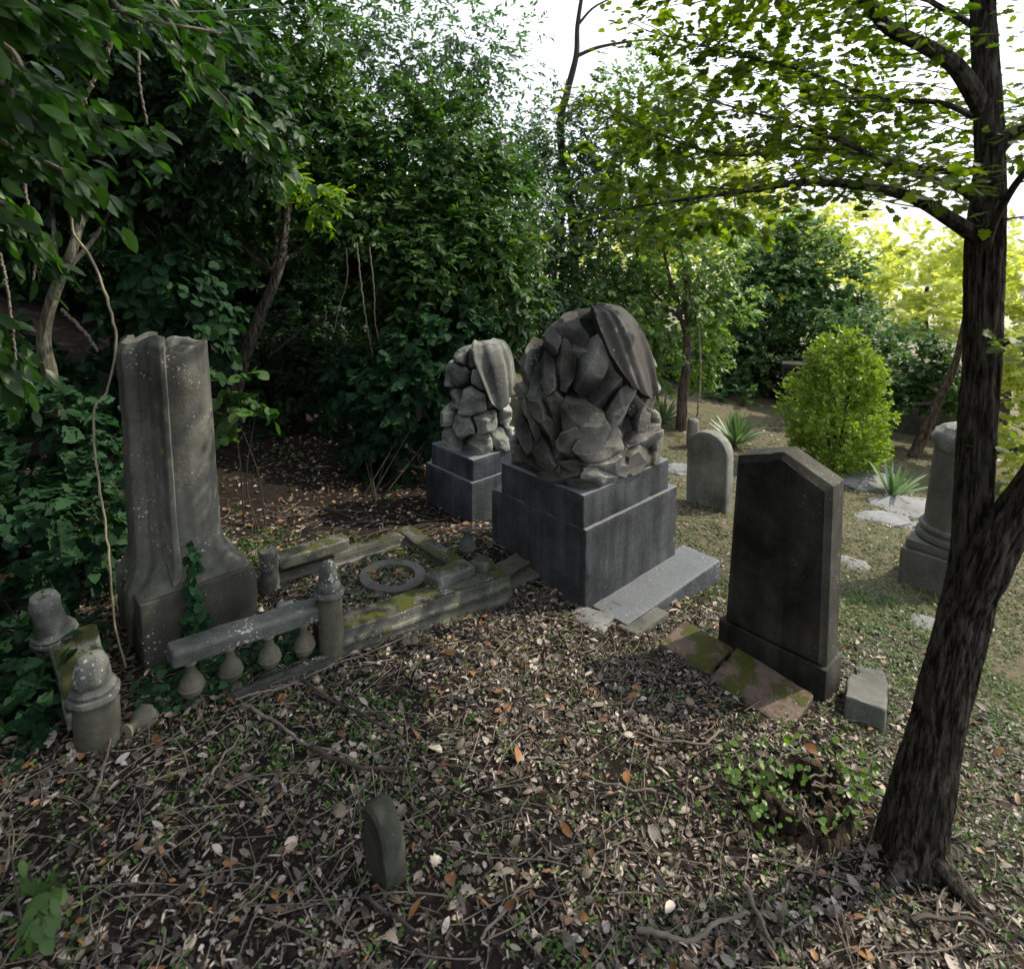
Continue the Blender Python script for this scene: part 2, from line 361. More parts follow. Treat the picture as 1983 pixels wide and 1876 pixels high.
def rough_box(hx, hy, hz, r=.006, step=.03, amp=.003, chip=.01, seed=0, z0=True, taper=0.0):
    """box with soft worn edges; origin bottom centre if z0"""
    h = np.array([hx, hy, hz]); Vs = []; Fs = []; n = 0
    for ax in range(3):
        u, v = [i for i in range(3) if i != ax]
        nu = max(3, int(2*h[u]/step)+2); nv = max(3, int(2*h[v]/step)+2)
        def line(hh, k):
            s = np.linspace(-hh, hh, k)
            return np.unique(np.concatenate([s, [-hh+r*.5, -hh+r, hh-r, hh-r*.5]]))
        a = line(h[u], nu); b = line(h[v], nv)
        A_, B_ = np.meshgrid(a, b, indexing='ij')
        for sgn in (-1, 1):
            P = np.zeros(A_.shape+(3,)); P[..., u] = A_; P[..., v] = B_; P[..., ax] = sgn*h[ax]
            V = P.reshape(-1, 3); fq = grid_faces(len(a), len(b))
            flip = (sgn > 0) == (ax == 1)
            if flip: fq = fq[:, ::-1]
            Vs.append(V); Fs.append(fq+n); n += len(V)
    V = np.concatenate(Vs); Fq = np.concatenate(Fs)
    inner = np.clip(V, -h+r, h-r); d = V-inner; L = np.linalg.norm(d, axis=1)[:, None]+1e-9
    N = d/L
    V = inner+N*r
    # merge duplicates on the seams
    nz = fbm(V*9+seed*7.7, 3, seed)
    edge = (np.abs(N).max(1) < .97)
    V = V+N*(amp*nz)[:, None]
    e2 = np.clip(fbm(V*16+seed*3.3, 3, seed+2)-.12, 0, 1)
    near_edge = np.clip((np.sort((h-np.abs(inner))/r, axis=1)[:, 1]), 0, 99)
    wgt = np.exp(-np.maximum(near_edge-1, 0)*r/.012)
    V = V-(V/np.maximum(np.abs(V).max(1), .01)[:, None])*(chip*e2*wgt)[:, None]
    if taper:
        k = 1-taper*(V[:, 2]+hz)/(2*hz); V[:, 0] *= k; V[:, 1] *= k
    if z0: V[:, 2] += hz
    key = np.round(V*2e4).astype(np.int64); _, idx, inv = np.unique(key, axis=0, return_index=True, return_inverse=True)
    inv = inv.ravel()
    return V[idx], inv[Fq]
def xf(V, loc=(0, 0, 0), rz=0, rx=0, ry=0):
    m = Matrix.Translation(Vector(loc)) @ Matrix.Rotation(rz, 4, 'Z') @ Matrix.Rotation(ry, 4, 'Y') @ Matrix.Rotation(rx, 4, 'X')
    m = np.array(m); return V@m[:3, :3].T+m[:3, 3]
def tag(o, label=None, cat=None, group=None, kind=None):
    if label: o['label'] = label
    if cat: o['category'] = cat
    if group: o['group'] = group
    if kind: o['kind'] = kind
    return o
def thing(name, loc, label, cat, rz=0.0, group=None, rx=0.0, ry=0.0):
    o = bpy.data.objects.new(name, None); COL.objects.link(o); o.empty_display_size = .1
    o.location = Vector(loc); o.rotation_euler = (rx, ry, rz)
    bpy.context.view_layer.update()
    return tag(o, label, cat, group)
def local(V, parent):
    """world coordinates -> coordinates of an (unrotated or rotated) parent"""
    mi = np.array(parent.matrix_world.inverted()); V = np.asarray(V, float)
    return V@mi[:3, :3].T+mi[:3, 3]
def box_part(name, mat, parent, c, h, seed=0, **k):
    """c: centre of the bottom, in parent's space"""
    V, Fq = rough_box(*h, seed=seed, **k); V = V+np.array(c)
    return MB().add(V, Fq).build(name, mat, parent)

# ------------------------------------------------------------------ leaves
def T_simple():   # 4 verts, folded rhombus
    V = np.array([[0, 0, 0], [.45, -.5, .12], [1, 0, 0], [.45, .5, .12]]); return V, np.array([[0, 1, 2], [0, 2, 3]])
def T_oval(curl=.15, fold=.15):
    xs = [0, .2, .5, .8, 1]; w = [0, .38, .5, .33, 0]
    V = []; 
    for x, ww in zip(xs, w):
        z = -curl*(x-.3)**2
        if ww == 0: V.append([x, 0, z])
        else: V += [[x, -ww, z+fold*ww], [x, 0, z], [x, ww, z+fold*ww]]
    V = np.array(V)
    Fc = [[0, 1, 2], [0, 2, 3]]
    for a in (1, 4):
        Fc += [[a, a+3, a+4], [a, a+4, a+1], [a+1, a+4, a+5], [a+1, a+5, a+2]]
    Fc += [[7, 10, 8], [8, 10, 9]]
    return V, np.array(Fc)
def T_lobed(lobes=5, depth=.45):
    # maple/ivy outline as a fan about a point near the base
    pts = [(.0, .03), (-.10, .26), (.08, .30), (.14, .50), (.36, .34), (.58, .47), (.64, .26), (.80, .22), (1.0, 0)]
    if depth < .3: pts = [(.0, .03), (-.12, .28), (.1, .42), (.28, .48), (.38, .34), (.62, .34), (.75, .18), (1.0, 0)]
    up = [[x, y, .10*abs(y)] for x, y in pts]; dn = [[x, -y, .10*abs(y)] for x, y in pts[:-1]][::-1]
    V = np.array([[.3, 0, 0]]+up+dn); n = len(V)-1
    return V, np.array([[0, 1+i, 1+(i+1) % n] for i in range(n)])[:, ::-1]
def T_mid(curl=.35, fold=.2):
    V = np.array([[0, 0, 0], [.28, -.42, fold*.4], [.72, -.36, fold*.3-curl*.25], [1, 0, -curl*.6], [.70, .40, fold*.4-curl*.2], [.26, .38, fold*.3], [.5, .02, .0]])
    return V, np.array([[6, i, (i+1) % 6] for i in range(6)])
TEMPL = dict(mid=T_mid(), mid2=T_mid(-.5, .5), simple=T_simple(), oval=T_oval(), oval2=T_oval(.5, .25), maple=T_lobed(5, .45), ivy=T_lobed(5, .2), round=T_oval(.1, .1))
def place_leaves(pos, axis, nrm, length, width, tmpl, rnd=None):
    TV, TF = TEMPL[tmpl] if isinstance(tmpl, str) else tmpl
    n = len(pos); k = len(TV)
    axis = axis/(np.linalg.norm(axis, axis=1)[:, None]+1e-9)
    side = np.cross(nrm, axis); side /= np.linalg.norm(side, axis=1)[:, None]+1e-9
    up = np.cross(axis, side)
    length = np.broadcast_to(length, (n,)); width = np.broadcast_to(width, (n,))
    V = pos[:, None]+(TV[None, :, 0, None]*length[:, None, None])*axis[:, None]+(TV[None, :, 1, None]*width[:, None, None])*side[:, None]+(TV[None, :, 2, None]*width[:, None, None])*up[:, None]
    Fs = (TF[None]+(np.arange(n)*k)[:, None, None]).reshape(-1, 3)
    if rnd is None: rnd = RNG.random(n)
    return V.reshape(-1, 3), Fs, np.repeat(rnd, k)
def rand_dirs(n):
    d = RNG.normal(size=(n, 3)); return d/np.linalg.norm(d, axis=1)[:, None]
def crown_leaves(blobs, nleaf, L, tmpl='simple', wr=.4, per=9, droop=.35, shell=.55, upn=.8, jitter=.3):
    """blobs: [(centre, (rx,ry,rz))]; sprigs of leaves scattered through the volume, denser at the shell"""
    vol = np.array([(r[0]*r[1]+r[0]*r[2]+r[1]*r[2]) for _, r in blobs]); pr = vol/vol.sum()
    ns = max(1, nleaf//per)
    bi = RNG.choice(len(blobs), ns, p=pr)
    C = np.array([b[0] for b in blobs])[bi]; R = np.array([b[1] for b in blobs])[bi]
    d = rand_dirs(ns); rad = shell+(1.08-shell)*RNG.random(ns)**.8
    # uneven outline and hollows
    lump = fbm(d*2.2+C*3.1, 3, 21)
    rad = rad*(1+.38*lump)
    S = C+d*R*rad[:, None]
    keep = fbm(S*2.3/max(.5, L*8), 3, 44) > -.22
    S = S[keep]; d = d[keep]; ns = len(S)
    sd = d+RNG.normal(size=(ns, 3))*.5; sd[:, 2] -= droop; sd /= np.linalg.norm(sd, axis=1)[:, None]
    tl = L*per*.22
    t = np.tile(np.linspace(0, 1, per), (ns, 1))
    pos = S[:, None]+sd[:, None]*(t[..., None]*tl)
    alt = np.tile(np.where(np.arange(per) % 2 == 0, 1., -1.), (ns, 1))
    sideb = np.cross(sd, np.array([0, 0, 1.])+RNG.normal(size=(ns, 3))*.25); sideb /= np.linalg.norm(sideb, axis=1)[:, None]+1e-9
    ax = sd[:, None]*.75+sideb[:, None]*alt[..., None]*.75+RNG.normal(size=(ns, per, 3))*jitter
    ax[..., 2] -= droop*.6
    nr = np.array([0, 0, upn])+d[:, None]*.45+RNG.normal(size=(ns, per, 3))*.38
    pos = pos.reshape(-1, 3); ax = ax.reshape(-1, 3); nr = nr.reshape(-1, 3)
    n = len(pos); ll = L*(.65+.6*RNG.random(n))
    rn = np.clip(np.repeat(RNG.random(ns), per)*.6+.4*RNG.random(n), 0, 1)
    return place_leaves(pos, ax, nr, ll, ll*wr*2, tmpl, rn), S, sd, tl
def foliage(name, parent, mat, *a, **k):
    (V, Fs, rn), S, sd, tl = crown_leaves(*a, **k)
    me = mesh_fast(local(V, parent), Fs, rn, name)
    o = link(name, me, mat, parent, smooth=False)
    return o, S, sd, tl
def blob(u, v, y, rpx, fy=.7, fz=1.0):
    c = at(u, v, y); r = rpx/F*y*1.02
    return (c, (r, r*fy, r*fz))
def limb_mesh(name, parent, mat, pts, r0, r1, n=10, seg=30, rough=.15, ridges=0.0, seed=0, power=1.0):
    P = smooth_path(pts, seg); t = np.linspace(0, 1, seg)**power
    mb = MB(); add_tube(mb, local(P, parent) if parent is not None else P, r0+(r1-r0)*t, n, rough=rough, ridges=ridges, seed=seed)
    return mb.build(name, mat, parent)

# ================================================================== GROUND
def axis_pts(lo, hi, dense_lo, dense_hi, step):
    mid = np.arange(dense_lo, dense_hi, step); out = [mid]
    x = dense_hi; s = step; far = []
    while x < hi: far.append(x); s *= 1.09; x += s
    near = []; x = dense_lo-step; s = step
    while x > lo: near.append(x); s *= 1.09; x -= s
    return np.concatenate([near[::-1], mid, far, [hi]])
gx = axis_pts(-150, 150, -3.2, 4.2, .03); gy = axis_pts(-40, 260, .6, 7.5, .03)
XX, YY = np.meshgrid(gx, gy, indexing='ij'); ZZ = gz(XX, YY)
V = np.stack([XX, YY, ZZ], -1).reshape(-1, 3)
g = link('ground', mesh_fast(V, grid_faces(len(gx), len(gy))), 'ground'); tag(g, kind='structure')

# ------------------------------------------------------------------ leaf litter (nobody could count it)
def sample_ground(n, x0, x1, y0, y1, power=1.0):
    x = RNG.uniform(x0, x1, n); y = y0+(y1-y0)*RNG.random(n)**power
    return x, y
def litter(n, x0, x1, y0, y1, L, rn_lo=0., rn_hi=.955, tm='oval2', flat=.35, lift=.006):
    x, y = sample_ground(n, x0, x1, y0, y1)
    vis = (np.abs(x) < y*.86+.5)
    dens = fbm(np.stack([x*2.2, y*2.2, 0*x], -1), 3, 77)
    lawn = np.clip((.55*x+.22*y-1.1)/.8, 0, 1)
    dark = np.clip((-1.5-x)/.7, 0, 1)
    wr_ = W(1.66, 2.72); dr = np.hypot(x-wr_[0], y-wr_[1]); vis &= ~((dr > .105) & (dr < .19) & (RNG.random(n) < .93))
    keep = vis & (RNG.random(n) < np.clip(.68+.9*dens, .12, 1)*(1-.62*lawn)*(1-.6*dark))
    x = x[keep]; y = y[keep]; m = len(x)
    z = gz(x, y)+lift*RNG.random(m)+.002
    a = RNG.uniform(0, 2*np.pi, m); ax = np.stack([np.cos(a), np.sin(a), RNG.normal(size=m)*flat*.6], 1)
    nr = np.stack([RNG.normal(size=m)*flat, RNG.normal(size=m)*flat, np.ones(m)], 1)
    ll = L*(.45+.75*RNG.random(m)); ww = ll*(.28+.5*RNG.random(m)**1.5)
    return place_leaves(np.stack([x, y, z], 1), ax, nr, ll, ww, tm, rn_lo+(rn_hi-rn_lo)*RNG.random(m)**1.15)
parts = []
for (n, box, L, kw) in [
    (30000, (-2.2, 2.2, .75, 3.2), .036, dict(tm=(T_mid()[0]*np.array([1, .28, 1]), T_mid()[1]), flat=.5, lift=.018, rn_lo=.1)),
    (2200, (-2.2, 2.2, .75, 3.4), .034, dict(tm=(TEMPL['maple'][0]*np.array([1, 1.6, 1])-np.array([0, 0, .0])+np.stack([0*TEMPL['maple'][0][:, 0], 0*TEMPL['maple'][0][:, 0], -.9*(TEMPL['maple'][0][:, 0]-.3)**2+.5*np.abs(TEMPL['maple'][0][:, 1])], 1), TEMPL['maple'][1]), rn_lo=.3, rn_hi=.95, flat=.6, lift=.02)),
    (62000, (-2.2, 2.2, .75, 3.2), .019, dict(tm='mid', flat=.36, lift=.008)),
    (26000, (-2.2, 2.2, .75, 3.2), .025, dict(tm='mid2', flat=.42, lift=.010)),
    (9000, (-2.2, 2.2, .75, 3.2), .035, dict(rn_lo=.15, flat=.42, lift=.013)),
    (1100, (-2.2, 2.2, .75, 3.2), .052, dict(rn_lo=.4, rn_hi=.94, flat=.55, lift=.02)),
    (30000, (-3.0, 4.2, 3.2, 7.0), .036, dict(tm='simple', rn_lo=.1)),
    (520, (-1.9, 2.0, .75, 3.4), .052, dict(rn_lo=.93, rn_hi=1.0, flat=.5, lift=.02)),
    (2600, (-1.9, 2.0, .75, 3.4), .026, dict(rn_lo=.94, rn_hi=1.0, flat=.5, lift=.02)),
    (2600, (-3.0, 1.2, 3.0, 7.0), .045, dict(tm='oval', rn_lo=.93, rn_hi=1.0, lift=.01)),
    (9000, (-4, 8, 7.0, 12.0), .07, dict(tm='simple', rn_lo=.2)),
]: parts.append(litter(n, *box, L, **kw))
off = 0; VV = []; FF = []; RR = []
for V, Fs, rn in parts: VV.append(V); FF.append(Fs+off); RR.append(rn); off += len(V)
lf = link('fallen_leaves', mesh_fast(np.concatenate(VV), np.concatenate(FF), np.concatenate(RR)), 'litter', smooth=False)
tag(lf, 'brown and orange fallen leaves strewn over the burial ground', 'leaf litter', kind='stuff')
# fine twigs
mb = MB()
for i in range(2600):
    x = RNG.uniform(-1.9, 2.3); y = .8+3.2*RNG.random()**1.3
    if RNG.random() < np.clip((.55*x+.22*y-1.1), 0, .8): continue
    L = RNG.uniform(.05, .26); a = RNG.uniform(0, 2*np.pi); r = RNG.uniform(.0008, .0026)
    t = np.linspace(0, 1, 5); bend = RNG.normal()*.12
    X = x+L*(t*np.cos(a)-bend*np.sin(a)*t*(1-t)*2); Y = y+L*(t*np.sin(a)+bend*np.cos(a)*t*(1-t)*2)
    Zt = gz(X, Y)+.012+.012*RNG.random()+RNG.normal()*.05*L*(t-.5)
    V, Fq, _, _ = tube(np.stack([X, Y, Zt], 1), r*(1-.4*t), 4); mb.add(V, Fq)
tag(mb.build('fallen_twigs', 'twig'), 'thin dry twigs scattered among the fallen leaves', 'twigs', kind='stuff')

# sparse little weeds and lawn cover
def weeds(n, box, L, lawn_only=False, per=7, tm='oval'):
    x, y = sample_ground(n, *box)
    dens = fbm(np.stack([x*1.6, y*1.6, 0*x+3], -1), 3, 31)
    lawn = np.clip((.55*x+.22*y-1.0)/.8, 0, 1)
    keep = (np.abs(x) < y*.86+.4) & (RNG.random(n) < np.clip(.18+1.5*np.clip(dens, 0, 1)+(.9*lawn), 0, 1)*(lawn if lawn_only else 1))
    x = x[keep]; y = y[keep]; m = len(x)
    sz = L*(.6+.8*RNG.random(m))
    base = np.stack([x, y, gz(x, y)], 1)
    a = RNG.uniform(0, 2*np.pi, (m, per)); el = RNG.uniform(.1, 1.1, (m, per))
    ax = np.stack([np.cos(a)*np.cos(el), np.sin(a)*np.cos(el), np.sin(el)], -1)
    pos = base[:, None]+ax*(RNG.uniform(.2, 1.5, (m, per))*sz[:, None])[..., None]
    nr = np.array([0, 0, 1.])+RNG.normal(size=(m, per, 3))*.4
    ax2 = ax.copy(); ax2[..., 2] *= .3
    ll = np.repeat(sz, per)*(.7+.5*RNG.random(m*per))
    return place_leaves(pos.reshape(-1, 3), ax2.reshape(-1, 3), nr.reshape(-1, 3), ll, ll*.62, tm, RNG.random(m*per))
parts = [weeds(5200, (.3, 3.8, 1.2, 4.6), .014, True), weeds(9000, (.4, 6.0, 3.0, 9.0), .020, True, 5, 'simple')]
off = 0; VV = []; FF = []; RR = []
for V, Fs, rn in parts: VV.append(V); FF.append(Fs+off); RR.append(rn); off += len(V)
tag(link('lawn_grass', mesh_fast(np.concatenate(VV), np.concatenate(FF), np.concatenate(RR)), 'lawn', smooth=False),
    'sparse olive-green lawn cover among the far headstones', 'lawn', kind='stuff')
parts = [weeds(15000, (-1.9, 2.4, .8, 3.6), .0125), weeds(700, (.3, 3.8, 1.2, 4.6), .018, True), weeds(500, (-3, .3, 2.8, 6), .025)]
off = 0; VV = []; FF = []; RR = []
for V, Fs, rn in parts: VV.append(V); FF.append(Fs+off); RR.append(rn); off += len(V)
tag(link('ground_weeds', mesh_fast(np.concatenate(VV), np.concatenate(FF), np.concatenate(RR)), 'weed', smooth=False),
    'tiny green weeds and clover sprouting through the leaf litter', 'weeds', kind='stuff')

# ================================================================== MAIN MONUMENT
def rock_lump(name, mat, parent, ha, hb, H, seeds, seed=0, prof=None, groove=.045, nphi=520, nt=320, fac=.05, extra=60, cell=.185, shift=(0, 0), bulge=0.0, cam_phi=-math.pi*.75, sq=3.2):
    """carved rockwork: a rounded-square lump whose surface is broken into tilted faces with deep joints. parent space, z up from 0"""
    prof = prof or [(0, 1.), (.3, 1.0), (.5, .95), (.62, .86), (.72, .74), (.82, .61), (.9, .48), (.96, .34), (1., 0.)]
    px_, py_ = zip(*prof)
    t = 1-(1-np.linspace(0, 1, nt))**1.15
    s = np.interp(t, px_, py_)
    ph = np.linspace(-np.pi, np.pi, nphi, endpoint=False)
    PHI, T = np.meshgrid(ph, t, indexing='ij'); S = np.interp(T, px_, py_)
    S = np.where(T > .96, np.sqrt(np.clip(1-((T-.96)/.04)**1.3, 0, 1))*np.interp(.96, px_, py_), S)
    p = sq-(sq-1.9)*np.clip(T*1.2, 0, 1)
    c, sn = np.abs(np.cos(PHI)), np.abs(np.sin(PHI))
    rr = (c**p+sn**p)**(-1/p)
    X = ha*rr*np.cos(PHI)*S; Y = hb*rr*np.sin(PHI)*S; Z = H*T
    # chart for the cells
    R0 = (ha+hb)/2
    U = (PHI-cam_phi+np.pi) % (2*np.pi)-np.pi
    su = U*R0*(.35+.65*S); sv = Z
    r = random.Random(seed)
    sd = list(seeds)
    for _ in range(extra):
        q = r.uniform(-np.pi, np.pi)*R0
        if abs(q) < 1.45*R0 and seeds: continue
        sd.append((q, r.uniform(0, H), r.uniform(-1.3, 1.3), r.uniform(1.2, 2.2)))
    wx = fbm(np.stack([su*7, sv*7, 0*su], -1), 3, seed+4)*.010; wy = fbm(np.stack([su*7, sv*7, 0*su+5], -1), 3, seed+8)*.010
    fine = fbm(np.stack([su*11, sv*11, Z*2], -1), 4, seed+11)
    if bulge:
        D = []
        for (a, b, al, asp) in sd:
            dx = su+wx*1.6-a; dy = sv+wy*1.6-b; ca, sa = math.cos(al), math.sin(al)
            D.append((np.abs((dx*ca+dy*sa)/math.sqrt(asp))**2.6+np.abs((-dx*sa+dy*ca)*math.sqrt(asp))**2.6)**(1/2.6))
        D = np.array(D); order = np.argsort(D, axis=0); i1 = order[0]
        srt = np.take_along_axis(D, order[:2], 0); gap = srt[1]-srt[0]
        til = np.array([(r.uniform(-.6, .6), r.uniform(-.5, .6), r.uniform(-.4, 1.)) for _ in sd])
        A0 = np.array([q[0] for q in sd]); B0 = np.array([q[1] for q in sd])
        plane = til[i1, 0]*(su-A0[i1])+til[i1, 1]*(sv-B0[i1])+til[i1, 2]*fac*.6
        jt = np.clip(gap/.016, 0, 1); jt = jt*jt*(3-2*jt)
        fct = np.abs(fbm(np.stack([su*9+3, sv*9, 0*su+i1*3.7], -1), 2, seed+17))
        d = -groove*(1-jt)+jt*(plane*.9+.012*np.sqrt(np.clip(gap/.05, 0, 1))+bulge*np.sqrt(np.clip(gap/.07, 0, 1)))+.020*fine*jt-.050*fct*jt
    else:
        # overlapping angular slabs: every one a chamfered block with a ridge, the highest shows
        d = np.full(su.shape, -groove); i1 = np.zeros(su.shape, int)
        for q_, (a, b, al, asp) in enumerate(sd):
            dx = (su+wx-a+np.pi*R0) % (2*np.pi*R0)-np.pi*R0; dy = sv+wy-b; ca, sa = math.cos(al), math.sin(al)
            e1 = dx*ca+dy*sa; e2 = -dx*sa+dy*ca
            la = cell*.60*asp**.60*r.uniform(.92, 1.1); lb = cell*.56*asp**-.36*r.uniform(.92, 1.1)
            sk = r.uniform(-.35, .35); e2s = e2+sk*e1
            m = np.minimum(np.minimum(1-np.abs(e1)/la, 1-np.abs(e2s)/lb), (1.42+r.uniform(-.12, .12)-np.abs(e1)/la-np.abs(e2s)/lb)*.8)
            m = m-.10*np.clip(fbm(np.stack([su*16, sv*16, 0*su+q_], -1), 2, seed+q_), -1, 1)
            kx = (r.uniform(.25, .8), r.uniform(.3, 1.1), r.uniform(-.02, .02), r.uniform(-.35, .35), r.uniform(-.024, .026))
            w_ = e2s-kx[2]
            h = kx[4]+.024+kx[3]*e1-np.where(w_ > 0, kx[0], kx[1])*np.abs(w_)*.75
            ed = np.clip(m/.085, 0, 1); ed = 1-(1-ed)**2
            h = h*ed-(1-ed)*groove
            fct = np.abs(fbm(np.stack([su*8+q_*2.3, sv*8, 0*su+q_*3.7], -1), 2, seed+17))
            h = h-.030*fct*ed
            i1 = np.where((m > 0) & (h > d), q_, i1); d = np.where(m > 0, np.maximum(d, h), d)
        d = d+.010*fine
    d = d*(1-.45*np.clip((T-.72)/.2, 0, 1))
    cav = np.clip((d+groove)/(groove+.028), 0, 1); cellv = ((i1*0.61803) % 1.0)
    fade = np.clip((1-T)/.06, 0, 1)
    d = d*(.25+.75*fade)
    d = np.minimum(d, .022+.030*np.clip((T-.05)/.15, 0, 1)-.018*(np.abs(T-.35) < .12)) if not bulge else d
    d = np.where(T < .06, np.maximum(d, -.006), d)
    cav = np.where(T < .06, np.maximum(cav, .62), cav)
    d = np.clip(d, -groove*1.15, .075)
    NX = np.cos(PHI); NY = np.sin(PHI); NZ = np.clip((T-.55)*2.2, 0, 1.6)
    ln = np.sqrt(NX**2+NY**2+NZ**2)
    X = X+d*NX/ln+shift[0]*T; Y = Y+d*NY/ln+shift[1]*T; Z = Z+d*NZ/ln*fade
    V = np.stack([X, Y, Z], -1).reshape(-1, 3)
    mb = MB().add(V, grid_faces(nphi, nt, True))
    o = mb.build(name, mat, parent)
    for nm_, ar in (('cav', cav), ('cell', cellv)):
        at_ = o.data.attributes.new(nm_, 'FLOAT', 'POINT'); at_.data.foreach_set('value', ar.reshape(-1).astype(np.float32))
    if hasattr(o.data, 'set_sharp_from_angle'): o.data.set_sharp_from_angle(angle=math.radians(38))
    return o
def surf_pt(u, t, ha, hb, H, off, prof, cam_phi=-math.pi*.75, shift=(0, 0)):
    """point on the smooth lump; u = azimuth from the viewer's side, t height"""
    px_, py_ = zip(*prof)
    S = np.interp(t, px_, py_); ph = u+cam_phi; p = 3.2-1.3*np.clip(t*1.2, 0, 1)
    rr = (np.abs(np.cos(ph))**p+np.abs(np.sin(ph))**p)**(-1/p)
    nz = np.clip((t-.55)*2.2, 0, 1.6); ln = np.sqrt(1+nz**2)
    return np.stack([(ha*rr*S+off/ln)*np.cos(ph)+shift[0]*t, (hb*rr*S+off/ln)*np.sin(ph)+shift[1]*t, H*t+off*nz/ln], -1)

PROF = [(0, 1.), (.3, 1.0), (.5, .98), (.62, .95), (.72, .89), (.82, .79), (.9, .65), (.96, .47), (1., 0.)]
mc = W(2.725, 2.30, -.40)
mon = thing('rock_monument', mc, 'large carved rock heap with a stone drape on a stepped blue-grey pedestal', 'monument', TH)
def L2(a, b, z): return (a-2.725, b-2.30, z+.40)
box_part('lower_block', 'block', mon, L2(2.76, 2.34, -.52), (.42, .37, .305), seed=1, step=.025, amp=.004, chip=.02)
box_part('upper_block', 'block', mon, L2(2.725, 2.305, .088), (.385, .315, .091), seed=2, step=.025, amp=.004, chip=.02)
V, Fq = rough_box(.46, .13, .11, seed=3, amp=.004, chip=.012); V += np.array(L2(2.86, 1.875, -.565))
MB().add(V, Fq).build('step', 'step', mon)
# shallow raised panel edges on the near right face and the flat fillets of the left one
MH = .90
HW = 150.
def seed_px(x, y, al, asp):
    u = 785+x*.382; v = 546+y*.382; t = (945-v)/353.; s = np.interp(t, *zip(*PROF))
    q = np.clip((u-1132)/(HW*max(s, .4)), -.96, .96); ang = math.asin(q)
    return (ang*.34*(.35+.65*s)*1.12, t*MH, -al, asp)
S1 = [(800, 215, .1, 1.3), (655, 420, 1.0, 1.7), (760, 400, 1.5, 1.6), (925, 400, -.75, 2.0), (600, 560, 1.0, 2.2), (735, 670, 1.35, 1.3),
      (890, 680, .55, 1.3), (1000, 540, -.9, 1.4), (1085, 470, 1.2, 1.9), (1090, 650, -.9, 2.3), (1195, 640, .5, 1.5), (575, 700, .9, 2.2),
      (700, 810, 1.2, 1.5), (1095, 800, .1, 1.6), (1245, 760, -1.1, 2.), (600, 890, .7, 2.5), (790, 870, -.7, 2.2), (950, 920, .1, 1.4),
      (1065, 910, 1.2, 1.5), (1210, 880, -.1, 1.7), (820, 980, -.4, 2.2), (860, 300, .2, 2.1), (660, 270, .4, 1.6), (1160, 540, 1.1, 2.), (980, 800, .3, 1.2), (520, 800, 1.1, 2.), (540, 500, 1.2, 2.)]
seeds = [seed_px(*q) for q in S1]
for k in range(-9, 9): seeds.append((k*.118, random.uniform(.03, .075), random.uniform(-.35, .35), random.uniform(1.0, 1.8)))
bo = thing  # (alias kept short)
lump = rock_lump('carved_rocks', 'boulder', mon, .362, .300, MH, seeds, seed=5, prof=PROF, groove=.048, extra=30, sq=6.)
lump.location = (0, 0, .669)
# stone drape over the right shoulder
def drape_mesh(name, mat, parent, ha, hb, H, prof, left, right, tb, folds=6, off=.028, amp=.014, z0=0., nq=90, nr=90, topt=.985, thick=.02, seed=0):
    """left/right: lists of (r,u) for the two edges from top (r=0) to the hem (r=1); tb(q) hem height"""
    q = np.linspace(0, 1, nq); r = np.linspace(0, 1, nr)
    Q, Rr = np.meshgrid(q, r, indexing='ij')
    ul = np.interp(Rr, *zip(*left)); ur = np.interp(Rr, *zip(*right)); U = ul+(ur-ul)*Q
    hem = tb(Q)+.006*np.sin(Q*folds*2*np.pi+1)
    T = topt+(hem-topt)*Rr
    Qw = Q+.055*np.sin(Q*8.3+seed+Rr*1.1)+.03*np.sin(Q*19+2+Rr*.7)
    fold = np.sin(Qw*folds*2*np.pi+.9*np.sin(Rr*2.)+seed)*amp*(1+.75*vnoise(np.stack([Q*5+seed, Rr*1.3, 0*Q], -1), 5))*np.clip(Rr*2.2+.2, 0, 1)
    roll = .018*np.exp(-(Q/.05)**2)
    P = surf_pt(U, T, ha, hb, H, off+fold+roll, prof)
    P2 = surf_pt(U, T, ha, hb, H, off+fold-thick-.03, prof)
    V = P.reshape(-1, 3); V[:, 2] += z0; V2 = P2.reshape(-1, 3); V2[:, 2] += z0
    n = nq*nr; fq = grid_faces(nq, nr); mb = MB(); mb.add(np.concatenate([V, V2]), np.concatenate([fq, fq[:, ::-1]+n]))
    rim = [i*nr for i in range(nq)]; a = [i*nr for i in range(nq)]; b = [i*nr+nr-1 for i in range(nq)]; c = list(range(nr)); d = [(nq-1)*nr+j for j in range(nr)]
    qd = []
    for e in (a, b, c, d):
        for i in range(len(e)-1): qd.append([e[i], e[i+1], e[i+1]+n, e[i]+n])
    k = mb.n; mb.Q.append(np.array(qd))
    o = mb.build(name, mat, parent)
    return o
drape_mesh('drape', 'drape', mon, .368, .302, MH, PROF, [(0, .1), (.3, .20), (.6, .32), (.85, .48), (1, .60)], [(0, 2.6), (.5, 2.3), (1, 2.1)],
           lambda q: .60-.13*np.clip(q*3.2, 0, 1), folds=7.5, z0=.669, off=.056, amp=.011)

